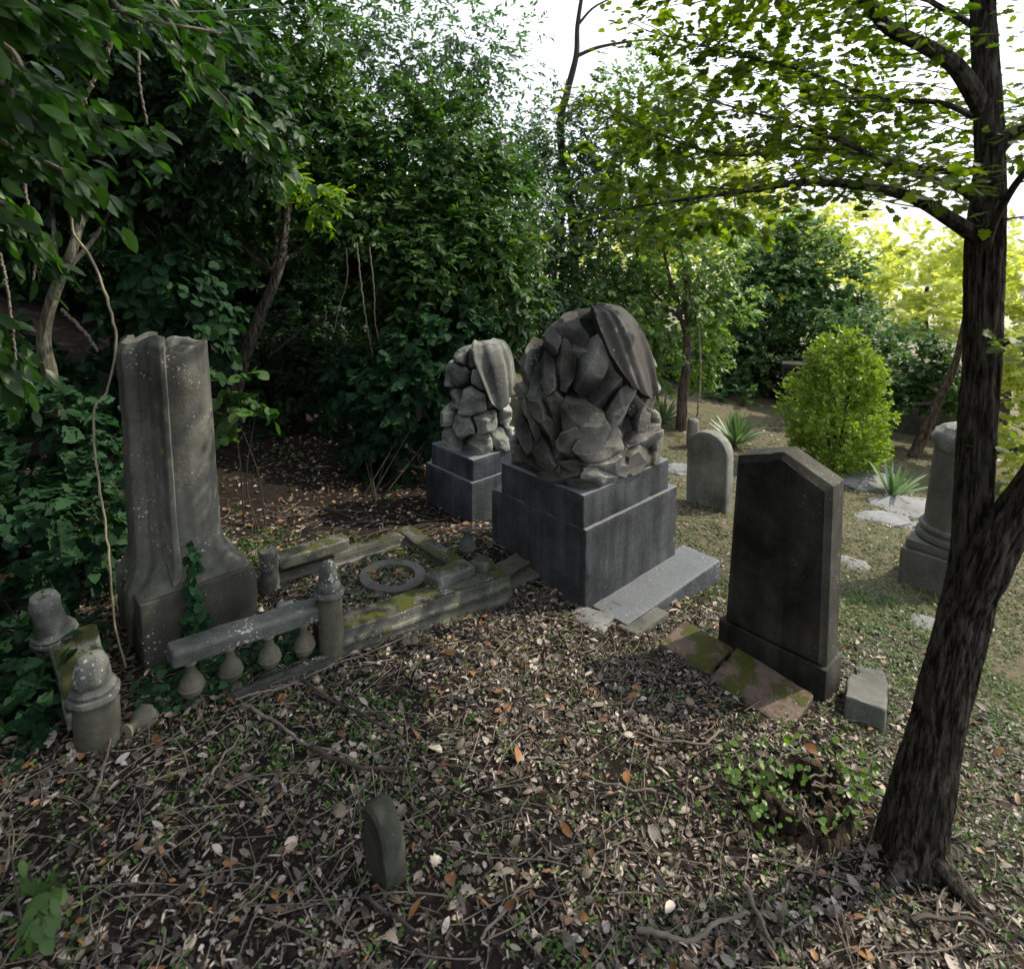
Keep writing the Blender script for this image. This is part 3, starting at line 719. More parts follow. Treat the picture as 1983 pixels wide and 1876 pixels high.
# ================================================================== SECOND MONUMENT (smaller, behind)
pc = W(2.83, 3.37, -.40)
ped = thing('rock_monument', pc, 'smaller pile of knobbly carved stones with a hanging drape on a pedestal beside the ivy', 'monument', TH)
def L3(a, b, z): return (a-2.83, b-3.37, z+.40)
box_part('lower_block', 'blockblue', ped, L3(2.80, 3.37, -.62), (.29, .265, .285), seed=11, chip=.008)
box_part('upper_block', 'blockblue', ped, L3(2.78, 3.35, -.052), (.25, .235, .076), seed=12, chip=.008)
PROF2 = [(0, 1.), (.3, 1.0), (.6, .97), (.8, .93), (.9, .82), (.96, .66), (1., 0.)]
H2 = .72
sd = []
rr_ = random.Random(3)
for i, t in enumerate([.09, .30, .50, .70, .92]):
    for k in range(-3, 4):
        q = (k+.35*(i % 2))*.185+rr_.uniform(-.035, .035)
        sd.append((q, t*H2+rr_.uniform(-.03, .03), rr_.uniform(-.4, .4), rr_.uniform(1.0, 1.7)))
l2 = rock_lump('carved_stones', 'rocks', ped, .185, .175, H2, sd, seed=9, prof=PROF2, groove=.05, fac=.05, extra=16, bulge=.034, nphi=340, nt=240)
l2.location = (-.05, -.02, .498)
d2 = drape_mesh('drape', 'drape2', ped, .185, .175, H2, PROF2, [(0, -.15), (.3, -.02), (.6, .18), (1, .42)], [(0, 1.9), (.5, 1.9), (1, 1.7)],
           lambda q: .40+.30*np.abs(q-.25)**.8, folds=3.4, z0=0, off=.078, amp=.012, nq=70, nr=70)
d2.location = (-.05, -.02, .498)

# ================================================================== BROKEN DRAPED COLUMN (left)
cc = W(.675, 2.80, -.11)
colm = thing('broken_column', cc, 'tall broken stone column with a carved drape down one side, flared foot on a square plinth', 'column', TH)
def square_circle(n, half, r, k):
    """radius of a loft between a square (k=0) and circle (k=1)"""
    ph = np.linspace(-np.pi, np.pi, n, endpoint=False)
    p = 14*(1-k)+2*k; rr = (np.abs(np.cos(ph))**p+np.abs(np.sin(ph))**p)**(-1/p)
    return ph, (half*(1-k)+r*k)*rr
box_part('plinth', 'plinth', colm, (0.012, -.008, -.08), (.218, .218, .195), seed=21, step=.03, chip=.012)
# shaft + flared foot
nph, nz_ = 120, 170
zs = np.concatenate([np.linspace(.312, .50, 50), np.linspace(.505, 1.262, nz_-50)])
V = []
for z in zs:
    k = np.clip((z-.312)/.15, 0, 1); kk = 1-(1-k)**2.2
    ph, rs_ = square_circle(nph, .210, .150, 0)
    r = rs_*(1-kk)+.150*kk
    r = r*(1-.04*np.clip((z-.5)/.7, 0, 1))
    V.append(np.stack([r*np.cos(ph)+.01, r*np.sin(ph), np.full(nph, z)], -1))
V = np.array(V).transpose(1, 0, 2)
V[:, :, :2] *= (1+.02*fbm(V*8, 3, 3))[..., None]
# broken top
brk = .035*fbm(np.stack([V[:, -1, 0]*14, V[:, -1, 1]*14, 0*V[:, -1, 0]], -1), 3, 8)
for j in range(nz_-12, nz_): V[:, j, 2] += brk*((j-(nz_-12))/12.)
rad = np.linspace(1, 0, 14)[1:]
tops = []
for s in rad:
    x = V[:, -1, 0]*s+.01*(1-s); y = V[:, -1, 1]*s
    base = V[:, -1, 2]*s+1.245*(1-s)
    tops.append(np.stack([x, y, base+.03*fbm(np.stack([x*18, y*18, 0*x], -1), 4, 5)-.02*(1-s)], -1))
V = np.concatenate([V, np.array(tops).transpose(1, 0, 2)], 1)
MB().add(V.reshape(-1, 3), grid_faces(nph, V.shape[1], True)).build('shaft', 'column', colm)
# drapery: hangs down the viewer's left half and reaches over the plinth
VIEW = -math.pi/2-TH+math.atan2(1.43, 2.5)*1.0   # azimuth (parent space) pointing to the viewer
nq, nr = 110, 120
q = np.linspace(0, 1, nq); r = np.linspace(0, 1, nr); Q, Rr = np.meshgrid(q, r, indexing='ij')
u0 = -.10+.035*np.sin(Rr*9)*np.clip(Rr-.75, 0, 1)*4; U = u0-(Q*2.75)
zt = 1.305-.02*Q+.012*np.sin(Q*15); zb = np.interp(Q, [0, .04, .10, .2, .3, .42, 1.], [.345, .33, .42, .36, .20, .02, -.02])
Z = zt+(zb-zt)*Rr
foldp = np.interp(Q, [0, .03, .07, .15, .24, .30, .37, .46, .55, .64, .72, 1], [.034, .036, .022, .010, .014, .046, .050, .014, .012, .046, .03, .01])
baser = .155*(1-.04*np.clip((Z-.5)/.7, 0, 1))
ph_ = U+VIEW
kk = 1-(1-np.clip((Z-.312)/.15, 0, 1))**2.2
p_ = 9.; sq = (np.abs(np.cos(ph_))**p_+np.abs(np.sin(ph_))**p_)**(-1/p_)
flare = .186*sq*(1-kk)+.155*kk
flare = np.where(Z > .49, baser, flare)
RR_ = flare+foldp*(1+.1*np.sin(Rr*7+Q*5))+.006*fbm(np.stack([Q*9, Rr*14, 0*Q], -1), 3, 2)
top_in = np.clip((.03-Rr)/.03, 0, 1); RR_ = RR_-top_in*.025
P1 = np.stack([RR_*np.cos(ph_)+.01, RR_*np.sin(ph_), Z], -1).reshape(-1, 3)
R2 = np.maximum(flare-.03, .05); P2 = np.stack([R2*np.cos(ph_)+.01, R2*np.sin(ph_), Z-.0], -1).reshape(-1, 3)
n = nq*nr; fq = grid_faces(nq, nr); qd = []
for e in ([i*nr for i in range(nq)], [i*nr+nr-1 for i in range(nq)], list(range(nr)), [(nq-1)*nr+j for j in range(nr)]):
    for i in range(len(e)-1): qd.append([e[i], e[i+1], e[i+1]+n, e[i]+n])
mb = MB(); mb.add(np.concatenate([P1, P2]), np.concatenate([fq, fq[:, ::-1]+n])); mb.Q.append(np.array(qd))
mb.build('drapery', 'column', colm)

# ================================================================== BALUSTRADE AND GRAVE KERB
def kerb_profile_box(name, parent, p0, p1, w, h, mat, seed, mould=True):
    """moulded kerb stone from p0 to p1 (top centre line, parent space)"""
    p0 = np.array(p0, float); p1 = np.array(p1, float); d = p1-p0; L = np.linalg.norm(d); d /= L
    s = np.array([-d[1], d[0], 0]); s /= np.linalg.norm(s)
    pr = [(-.5, -1), (-.5, -.72), (-.44, -.66), (-.44, -.48), (-.36, -.42), (-.38, -.25), (-.30, -.2), (-.31, -.03), (-.29, 0), (.29, 0), (.31, -.03), (.30, -.2), (.38, -.25), (.36, -.42), (.44, -.5), (.5, -.7), (.5, -1)]
    out = []
    for a, b in zip(pr[:-1], pr[1:]):
        for i in range(3): out.append((a[0]+(b[0]-a[0])*i/3, a[1]+(b[1]-a[1])*i/3))
    out.append(pr[-1]); pr = np.array(out)
    n = max(8, int(L/.02)); t = np.linspace(0, L, n)
    V = p0+t[:, None, None]*d+(pr[None, :, 0]*w)[..., None]*s+np.stack([0*pr[:, 0], 0*pr[:, 0], pr[:, 1]*h], -1)[None]
    nzv = fbm(V*11+seed, 3, seed)
    c = p0+t[:, None]*d
    V = V+(nzv*.006)[..., None]*np.array([1, 1, 1.])
    chips = np.clip(fbm(V*5+seed*2, 3, seed+1)-.28, 0, 1)
    V[..., 2] -= chips*.06
    m = len(pr); mb = MB(); mb.add(V.reshape(-1, 3), grid_faces(n, m)[:, ::-1])
    for e, fl in ((0, 0), (n-1, 1)):
        ring = V[e]; cen = ring.mean(0)+np.array([0, 0, .0])
        T = np.array([[0, 1+i, 2+i] for i in range(m-1)])
        if fl: T = T[:, ::-1]
        mb.add(np.concatenate([[cen], ring]), T)
    return mb.build(name, mat, parent)
kc = W(1.3, 2.3, -.2)
kerb = thing('grave_kerb', kc, 'moulded mossy stone kerb framing a sunken grave plot, beside the rock monument', 'grave kerb', TH)
def L4(a, b, z): return (a-1.3, b-2.3, z+.2)
kerb_profile_box('kerb_stone', kerb, L4(1.06, 2.325, -.035), L4(2.08, 2.325, -.175), .215, .26, 'kerb', 31)
kerb_profile_box('kerb_stone', kerb, L4(.66, 2.238, -.078), L4(1.06, 2.238, -.112), .075, .14, 'rail', 35)
kerb_profile_box('kerb_stone', kerb, L4(1.98, 2.43, -.19), L4(1.98, 3.12, -.185), .17, .2, 'kerb', 32)
kerb_profile_box('kerb_stone', kerb, L4(1.02, 3.0, -.085), L4(1.95, 3.07, -.19), .16, .2, 'kerb', 33)
box_part('foundation', 'kerb', kerb, L4(1.62, 2.32, -.48), (.50, .14, .055), seed=34, chip=.03, amp=.008)

ring = thing('stone_ring', W(1.66, 2.72, -.205), 'flat round stone ring lying in the leaves inside the grave kerb', 'stone ring', TH, ry=.07)
pr = [(.115, -.02), (.115, .004), (.118, .008), (.172, .008), (.176, .003), (.176, -.02)]
V, Fq = lathe(pr, 72, rough=.004, seed=4); MB().add(V, Fq).build('ring_slab', 'greyslab', ring)

rail = thing('balustrade', W(.78, 2.30, -.1), 'low stone balustrade rail on bulbous balusters in front of the broken column', 'balustrade', TH)
def L5(a, b, z): return (a-.78, b-2.30, z+.1)
V, Fq = rough_box(.29, .048, .030, r=.012, step=.02, amp=.008, chip=.02, seed=41)
V = xf(V, L5(.785, 2.325, .055), ry=.105); MB().add(V, Fq).build('handrail', 'rail', rail)
BAL = [(.02, 0), (.037, .002), (.037, .018), (.030, .022), (.026, .028), (.018, .034), (.022, .040), (.036, .052), (.043, .066), (.044, .072), (.047, .075), (.044, .079), (.043, .086), (.038, .10), (.026, .115), (.018, .13), (.016, .15), (.026, .156), (.026, .166), (.005, .168)]
for i, (a, z) in enumerate([(.56, -.095), (.695, -.105), (.84, -.125), (.98, -.14)]):
    V, Fq = lathe([(r*.96, zz*1.12) for r, zz in BAL], 26, rough=.003, seed=50+i); V = V+np.array(L5(a, 2.30, z-.005))
    MB().add(V, Fq).build('baluster', 'baluster', rail)
def post_prof(r, hs, hc, ht):
    return [(r*1.12, -.12), (r*1.12, .0), (r*1.05, .012), (r, .03), (r, hs), (r*1.12, hs+.006), (r*1.16, hs+.014), (r*1.12, hs+.026), (r*.98, hs+.03), (r*1.0, hs+.04), (r*.94, hs+hc), (r*.78, hs+hc+.01), (r*.72, ht-.035), (r*.55, ht-.012), (r*.25, ht), (.004, ht+.002)]
def post(loc, label, r, hs, hc, ht, mat='rail', rx=0, ry=0, group=None, seed=0, chip=.0):
    t = thing('stone_post', loc, label, 'post', TH, rx=rx, ry=ry, group=group)
    pp = post_prof(r, hs, hc, ht)
    V, Fq = lathe(pp[:6], 40, rough=.004, seed=seed, chip=chip); MB().add(V, Fq).build('post_shaft', 'baluster', t)
    V, Fq = lathe(pp[5:], 40, rough=.015, seed=seed+1, chip=.09); MB().add(V, Fq).build('cap', mat, t)
    return t
G = 'stone posts of the grave enclosure'
post(W(1.09, 2.285, -.165), 'stone post with a pointed cap at the joint between balustrade and grave kerb', .052, .285, .06, .435, group=G, seed=60)
post(W(.27, 2.27, -.06), 'squat stone post with a broken domed cap, in front of the moss-covered rail', .066, .175, .045, .325, group=G, seed=62)
post(W(.235, 2.66, -.03), 'stone post with a pale chipped cap behind the moss-covered rail', .062, .20, .045, .40, rx=.16, ry=-.12, group=G, seed=64)
t = thing('stone_post', W(1.09, 2.93, -.17), 'broken jagged stone post stub on the kerb behind the balustrade', 'post', TH, group=G)
V, Fq = lathe([(.062, -.05), (.062, 0.), (.056, .012), (.046, .03), (.043, .13), (.05, .15), (.05, .20), (.043, .235), (.02, .25), (.003, .24)], 36, rough=.016, seed=66, chip=.08)
MB().add(V, Fq).build('post_shaft', 'kerb', t)
# mossy rail sloping between the two left posts
r_ = thing('fallen_rail', W(.26, 2.45, .07), 'thick moss-covered stone rail slab between two capped posts', 'rail', TH, rx=.26)
V, Fq = rough_box(.072, .18, .04, r=.016, step=.02, amp=.01, chip=.02, seed=70); MB().add(V, Fq).build('rail_slab', 'mossrail', r_)
# fallen baluster on the ground
t = thing('baluster', W(.40, 2.28, -.045), 'loose baluster lying on the soil beside the squat capped post', 'baluster', TH-.9, rx=1.35)
V, Fq = lathe(BAL, 26, rough=.003, seed=71); V[:, 2] -= .08; MB().add(V, Fq).build('baluster_body', 'baluster', t)
t = thing('baluster', W(2.13, 2.68, -.305), 'upright lone baluster standing at the outer corner of the grave kerb', 'baluster', TH)
V, Fq = lathe([(r*1.15, z*1.18+.02) for r, z in BAL], 26, rough=.003, seed=72); MB().add(V, Fq).build('baluster_body', 'greyslab', t)
V, Fq = rough_box(.06, .05, .02, amp=.01, chip=.02, r=.01, seed=73); MB().add(V, Fq).build('baluster_foot', 'kerb', t)
# broken pieces on the kerb
def slab(name, loc, h, label, cat, mat, rz=TH, rx=0, ry=0, seed=0, amp=.01, chip=.03, r=.01, group=None, step=.022, part=None):
    V, Fq = rough_box(*h, r=r, step=step, amp=amp, chip=chip, seed=seed)
    o = MB().add(V, Fq).build(name, mat); o.location = Vector(loc); o.rotation_euler = (rx, ry, rz)
    return tag(o, label, cat, group)
slab('broken_rail_piece', W(1.33, 2.97, -.072), (.20, .055, .03), 'long broken rail piece topped with bright moss, lying on the far kerb', 'stone piece', 'kerb', ry=.075, seed=80, rz=TH+.02)
slab('broken_rail_piece', W(1.80, 2.40, -.145), (.13, .055, .028), 'short mossy broken stone piece on the near corner of the grave kerb', 'stone piece', 'kerb', ry=.10, rz=TH+.08, seed=81, amp=.014)
slab('stone_chunk', W(2.02, 2.42, -.18), (.05, .045, .028), 'small crumbly grey stone chunk on the kerb corner by the lone baluster', 'stone piece', 'kerb', rz=1.2, seed=82, amp=.02)
slab('stone_chunk', W(1.08, 2.72, -.19), (.035, .03, .03), 'white stone chip lying behind the handrail near the column plinth', 'stone piece', 'rock', rz=.4, seed=83, amp=.02)
# slates by the monument's left face
for i, (a, b, z, hx, hy, rz, lab) in enumerate([
    (2.22, 2.40, -.235, .10, .06, .1, 'upper of the two brown slates leaning against the blue-grey pedestal'),
    (2.19, 2.36, -.275, .13, .08, -.1, 'lower of the two brown slates leaning against the blue-grey pedestal'),
    (2.20, 2.78, -.285, .13, .10, .3, 'brown slate lying flat between the lone baluster and the pedestal'),
    (2.17, 2.16, -.345, .11, .09, .5, 'thin pale slate half buried at the near corner of the grave kerb')]):
    slab('roof_slate', W(a, b, z), (hx, hy, .011), lab, 'slate', 'slate', rz=TH+rz, rx=.08, seed=90+i, amp=.008, chip=.03, r=.005, group='slates around the grave kerb')

# ================================================================== PLAIN SLABS AND BLOCKS AT CENTRE RIGHT
slab('stone_slab', W(2.51, 1.725, -.395), (.145, .062, .022), 'flat greenish-grey slab with a nail hole leaning on the pedestal step', 'slab', 'greyslab', ry=.03, rx=-.10, seed=100, amp=.003, chip=.01)
slab('cement_patch', W(2.30, 1.90, -.39), (.085, .10, .028), 'pale cement patch at the near end of the pedestal step', 'cement', 'rock', rz=TH+.3, seed=101, amp=.014, chip=.04)
slab('terracotta_slab', W(2.47, 1.09, -.375), (.12, .175, .022), 'larger red-brown slab with moss tufts leaning at the foot of the dark headstone', 'slab', 'terracotta', ry=-.15, rx=.12, seed=102, amp=.004, chip=.02, group='red-brown slabs by the dark headstone')
slab('terracotta_slab', W(2.50, 1.42, -.365), (.11, .13, .018), 'smaller mossy red-brown slab half covered by soil, between pedestal step and dark headstone', 'slab', 'terracotta', ry=-.12, rx=.06, seed=103, amp=.006, chip=.02, group='red-brown slabs by the dark headstone')
slab('stone_block', W(2.74, .76, -.50), (.115, .075, .085), 'rough grey stone block beside the foot of the dark headstone', 'stone block', 'greyslab', rz=TH+.25, ry=.18, seed=104, amp=.012, chip=.04)
slab('stone_block', W(2.94, .80, -.50), (.07, .06, .06), 'small weathered block behind the rough grey block', 'stone block', 'greyslab', rz=TH+.5, ry=.1, seed=105, amp=.012, chip=.04)
slab('stone_block', W(2.42, .50, -.44), (.05, .04, .045), 'little grey stone between the rotten stump and the forked tree', 'stone block', 'greyslab', rz=.5, ry=.3, seed=106, amp=.012, chip=.05)

# dark headstone with shallow gable
hs = thing('headstone', W(2.75, 1.14, -.44), 'tall blackened headstone with a shallow gable top and chamfered edge', 'headstone', TH)
box_part('plinth', 'dark', hs, (.0, .005, -.08), (.092, .250, .13), seed=110, chip=.008, amp=.002)
def gable_body():
    # outline in (y,z), tapering; front face bevelled. x is thickness (viewer looks from -x,-y)
    out = [(-.234, .17), (-.212, .985), (.0, 1.08), (.212, 1.01), (.234, .17)]
    pts = []
    for (a, b) in zip(out, out[1:]+out[:1]):
        k = max(2, int(math.dist(a, b)/.02))
        for i in range(k): pts.append((a[0]+(b[0]-a[0])*i/k, a[1]+(b[1]-a[1])*i/k))
    pts = np.array(pts); c = np.array([0., .6]); n = len(pts)
    rings = []
    def inset(d):
        v = c-pts; m = np.minimum(1, d/np.abs(v).max(1)); q = pts.copy()
        q[:, 0] = pts[:, 0]*(1-d/.24); q[:, 1] = c[1]+(pts[:, 1]-c[1])*(1-d/.45); return q
    for x, d in [(-.085, .05), (-.085, .026), (-.077, .022), (-.062, .003), (-.058, 0), (.0, 0), (.058, 0), (.062, .003), (.077, .022), (.085, .03)]:
        q = inset(d); rings.append(np.stack([np.full(n, x), q[:, 0], q[:, 1]], -1))
    full = []
    for s in (.0, .25, .5, .75): 
        q = c+(inset(.05)-c)*s; full.append(np.stack([np.full(n, -.085), q[:, 0], q[:, 1]], -1))
    back = []
    for s in (.75, .5, .25, 0.):
        q = c+(inset(.03)-c)*s; back.append(np.stack([np.full(n, .085), q[:, 0], q[:, 1]], -1))
    V = np.array(full+rings+back)
    V = V+np.array([1, .6, .6])*(.0035*fbm(V*10, 3, 7))[..., None]
    V[..., 2] -= .02*np.clip(fbm(V*13, 3, 6)-.2, 0, 1)*(V[..., 2] > .93)
    return V.transpose(1, 0, 2).reshape(-1, 3), grid_faces(n, len(V), True)
V, Fq = gable_body(); o = MB().add(V, Fq).build('slab', 'dark', hs)
if hasattr(o.data, 'set_sharp_from_angle'): o.data.set_sharp_from_angle(angle=math.radians(30))

# rounded pale headstone
rh = thing('headstone', W(4.62, 2.56, -.72), 'pale grey round-topped headstone standing behind the dark one', 'headstone', TH, ry=-.03)
def round_slab(hw, H, th, mat, parent, seed=0, nm='slab'):
    pts = [(-hw, 0)]; k = 14
    for i in range(1, k): pts.append((-hw, (H-hw)*i/k))
    for i in range(25): a = math.pi-math.pi*i/24; pts.append((hw*math.cos(a), H-hw+hw*math.sin(a)))
    for i in range(1, k+1): pts.append((hw, (H-hw)*(1-i/k)))
    for i in range(1, 10): pts.append((hw-2*hw*i/10, 0))
    pts = np.array(pts); c = np.array([0, H*.55]); n = len(pts); rings = []
    seq = [(-th, .0), (-th, .4), (-th, .8), (-th, .955), (-th*.9, .985), (-th*.7, 1.), (th*.7, 1.), (th*.9, .985), (th, .955), (th, .5), (th, 0)]
    for x, s in seq:
        q = c+(pts-c)*s; rings.append(np.stack([np.full(n, x), q[:, 0], q[:, 1]], -1))
    V = np.array(rings); V = V+.004*fbm(V*10+seed, 3, seed)[..., None]
    return MB().add(V.transpose(1, 0, 2).reshape(-1, 3), grid_faces(n, len(seq), True)).build(nm, mat, parent)
round_slab(.185, .70, .055, 'pale', rh, 3)

# right column on pedestal
rc = thing('broken_column', W(4.785, .885, -.76), 'grey column with a rough round top on a square pedestal, partly behind the forked tree', 'column', TH)
box_part('plinth', 'col2', rc, (0, 0, -.10), (.245, .245, .20), seed=120, chip=.006)
box_part('base_slab', 'col2', rc, (0, 0, .302), (.222, .222, .03), seed=121, chip=.006)
V, Fq = lathe([(.02, .36), (.212, .362), (.222, .378), (.216, .40), (.202, .41), (.197, .425), (.206, .44), (.202, .455), (.184, .465), (.178, .49), (.170, .7), (.158, .97), (.004, .98)], 48, rough=.002, seed=122)
MB().add(V, Fq).build('shaft', 'col2', rc)
V, Fq = lathe([(.12, .95), (.160, .975), (.166, 1.02), (.158, 1.08), (.125, 1.12), (.07, 1.14), (.003, 1.145)], 36, rough=.04, seed=123)
MB().add(V, Fq).build('rough_cap', 'pale', rc)

# short columns far behind
t = thing('stone_stump', W(6.42, 3.80, -.96), 'short slim grey column stump on a small base near the sword-leaved plant', 'column stump', TH)
V, Fq = lathe([(.10, -.03), (.10, .03), (.075, .035), (.07, .06), (.066, .36), (.05, .385), (.004, .40)], 24, rough=.004, seed=125); MB().add(V, Fq).build('shaft', 'pale', t)
t = thing('stone_stump', W(4.05, 3.12, -.72), 'narrow pale stone stub peeping out behind the big carved rock heap', 'column stump', TH)
V, Fq = lathe([(.11, -.1), (.11, .12), (.08, .13), (.07, .42), (.055, .50), (.004, .515)], 24, rough=.008, seed=126); MB().add(V, Fq).build('shaft', 'pale', t)

# rocks in the far yard
def rockm(name, u, v, y, s, label, seed, flat=.5, mat='rock', cat='rock', group=None):
    c = at(u, v, y); c[2] = gz(c[0], c[1])
    n1, n2 = 60, 34
    ph = np.linspace(0, 2*np.pi, n1, endpoint=False); th = np.linspace(0, np.pi, n2)
    P_, T_ = np.meshgrid(ph, th, indexing='ij')
    D = np.stack([np.cos(P_)*np.sin(T_), np.sin(P_)*np.sin(T_), np.cos(T_)], -1)
    r = 1+.35*fbm(D*1.6+seed, 3, seed)+.06*fbm(D*7+seed, 3, seed)
    V = D*r[..., None]*np.array([s, s*.75, s*flat]); V[..., 2] = np.minimum(V[..., 2], s*flat*.75)
    o = MB().add(V.reshape(-1, 3), grid_faces(n1, n2, True)[:, ::-1]).build(name, mat)
    o.location = Vector(c); return tag(o, label, cat, group)
rockm('field_rock', 1668, 955, 6.3, .34, 'large rounded pale rock under the bright clipped bush', 130, .45)
rockm('field_rock', 1760, 1000, 5.6, .40, 'broad flat pale rock slab lit by the sun near the small sword-leaved plant', 131, .16)
rockm('field_rock', 1700, 1018, 5.2, .22, 'low flat rock at the edge of the sparse lawn, just behind the dark headstone', 132, .2)
rockm('field_rock', 1820, 1030, 5.0, .28, 'flat grey rock beside the pedestal of the grey column', 133, .14)
rockm('field_rock', 1312, 925, 6.0, .17, 'pale rock between the carved rock heap and the round-topped headstone', 134, .4)
rockm('field_rock', 1640, 1120, 4.1, .13, 'small whitish flat stone poking from the grass beside the dark headstone', 135, .15)
rockm('field_rock', 1800, 1185, 3.3, .12, 'flat stone in the grass in front of the grey column', 136, .2)

# back wall, in shadow
wl = thing('garden_wall', (5.8, 9.4, -1.35), 'shadowed old garden wall behind the bright clipped bush', 'wall', -.35)
box_part('wall_face', 'wall', wl, (0, 0, -.2), (1.5, .12, .5), seed=140, step=.06, amp=.02, chip=.03)
box_part('coping', 'wall', wl, (0, 0, .803), (1.55, .16, .04), seed=141, step=.06, amp=.01, chip=.03)

# foreground fragment: a curved piece of kerb standing in the leaves
def quarter_plate(R0, th, a0, a1, seed):
    """broken piece of a thick disc: x = outward along the plate, y = thickness, z up"""
    n1, n2 = 46, 16; A_ = np.linspace(a0, a1, n1); V = []
    for i, a in enumerate(A_):
        inner = R0*(.16+.18*abs(fbm(np.array([a*3.1, 1, seed]), 3, 5))+(.55 if a > a1-.25 else 0))
        outer = R0*(1+.03*fbm(np.array([a*4, 5, seed]), 3, 2))*(1-.22*np.clip((a-a1+.35)/.35, 0, 1))
        ring = []
        loop = [(inner, -1), (inner+(outer-inner)*.35, -1), (inner+(outer-inner)*.7, -1), (outer-.008, -1), (outer, -.75), (outer+.002, 0), (outer, .75), (outer-.008, 1), (inner+(outer-inner)*.5, 1), (inner, 1), (inner-.01, .3), (inner-.01, -.3)]
        for r, y in loop: ring.append((r*math.cos(a), y*th, r*math.sin(a)))
        V.append(ring)
    V = np.array(V); m = V.shape[1]; V = V+.005*fbm(V*22, 3, seed)[..., None]; V = V*np.array([.72, 1, 1.12])
    mb = MB(); mb.add(V.reshape(-1, 3), grid_faces(n1, m))
    mb.Q.append(np.array([[i*m+m-1, (i+1)*m+m-1, (i+1)*m, i*m] for i in range(n1-1)]))
    for e in (0, -1): mb.add(np.concatenate([[V[e].mean(0)], V[e]]), np.array([[0, 1+i, 1+(i+1) % m] for i in range(m)]))
    return mb
mb = quarter_plate(.150, .036, -.75, 1.65, 4)
o = mb.build('stone_fragment', 'frag'); o.location = (-.385, 1.53, -.085); o.rotation_euler = (-.05, -.04, math.radians(-40))
tag(o, 'dark curved stone fragment standing upright in the leaves closest to the viewer', 'stone fragment')

# ================================================================== FORKED TREE (right)
tr = thing('maple_tree', (1.24, 1.72, -.33), 'forked tree with dark furrowed bark and lobed leaves, closest of all the trees', 'tree')
def bark_limb(name, pts, r, n=150, seg=170, seed=0, ridges=.075, rough=.10):
    P = smooth_path([p[:3] for p in pts], seg); k = np.linspace(0, 1, len(pts))
    R = np.interp(np.linspace(0, 1, seg), k, r)
    mb = MB(); V, Fq, n_, m_ = tube(local(P, tr), R, n, rough=rough, ridges=ridges, seed=seed); mb.add(V, Fq[:, ::-1])
    return mb.build(name, 'bark', tr)
tp = [at(1742, 1880, 1.70), at(1765, 1640, 1.72), at(1812, 1420, 1.74), at(1860, 1230, 1.75), at(1886, 1090, 1.78), at(1886, 950, 1.80), at(1900, 700, 1.85), at(1908, 480, 1.88), at(1915, 300, 1.93), at(1905, 60, 2.0), at(1890, -250, 2.1), at(1870, -700, 2.2)]
bark_limb('trunk', tp, [.115, .092, .068, .064, .060, .048, .048, .049, .037, .033, .028, .018], seg=360, seed=1)
for i, (dx, dy) in enumerate([(-.15, -.09), (.09, -.15), (.17, .04)]):
    limb_mesh('root', tr, 'bark', [(1.25+dx*.25, 1.70+dy*.25, float(gz(1.25+dx*.25, 1.70+dy*.25))+.06), (1.25+dx*.62, 1.70+dy*.62, float(gz(1.25+dx*.6, 1.70+dy*.6))+.025), (1.25+dx*1.3, 1.70+dy*1.3, float(gz(1.25+dx*1.3, 1.7+dy*1.3))-.03)], .042, .010, n=14, seg=24, rough=.3, seed=i+40)
bark_limb('limb', [at(1872, 1200, 1.74), at(1905, 1110, 1.72), at(1955, 1010, 1.70), at(2040, 880, 1.66), at(2140, 620, 1.62), at(2260, 200, 1.6)], [.035, .058, .051, .045, .04, .025], seg=110, seed=2)
# branches (pixel, depth y, radius)
BR = [
    ([(1895, 460, 1.88), (1840, 425, 1.86), (1770, 385, 1.86), (1680, 362, 1.9), (1560, 354, 2.0), (1430, 372, 2.15), (1290, 392, 2.3), (1150, 412, 2.5)], .026, .003),
    ([(1900, 210, 1.95), (1850, 130, 1.92), (1790, 90, 1.9), (1720, 55, 1.9), (1665, -10, 1.92), (1560, -120, 2.0)], .030, .012),
    ([(1908, 400, 1.90), (1840, 360, 2.0), (1740, 325, 2.15), (1620, 272, 2.3), (1480, 225, 2.45), (1330, 185, 2.6)], .014, .003),
    ([(1915, 330, 1.93), (1800, 330, 2.2), (1690, 300, 2.4), (1560, 290, 2.6), (1400, 300, 2.8), (1260, 255, 3.0), (1160, 215, 3.2)], .013, .003),
    ([(1910, 240, 1.95), (1820, 200, 2.2), (1700, 190, 2.5), (1560, 140, 2.8), (1400, 100, 3.1), (1250, 60, 3.4)], .012, .003),
    ([(1900, 60, 2.0), (1830, 20, 2.2), (1700, -40, 2.4), (1500, -30, 2.7), (1330, 10, 3.0)], .012, .003),
    ([(1915, 300, 1.93), (1960, 260, 1.9), (2040, 240, 1.85), (2140, 200, 1.8)], .03, .01),
    ([(1850, 1440, 1.70), (1870, 1405, 1.65)], .004, .002),
    ([(1910, 690, 1.85), (1960, 660, 1.8), (2020, 650, 1.75)], .006, .003),
    ([(1920, 880, 1.83), (1960, 870, 1.8), (2040, 850, 1.75)], .005, .002),
    ([(1905, 500, 1.86), (1930, 420, 1.8), (1990, 330, 1.7), (2080, 300, 1.6)], .014, .005),
    ([(1910, 360, 1.93), (1930, 300, 2.1), (1880, 200, 2.5), (1780, 80, 2.9), (1640, 20, 3.2)], .012, .003),
]
tw_centres = []; tw_dirs = []
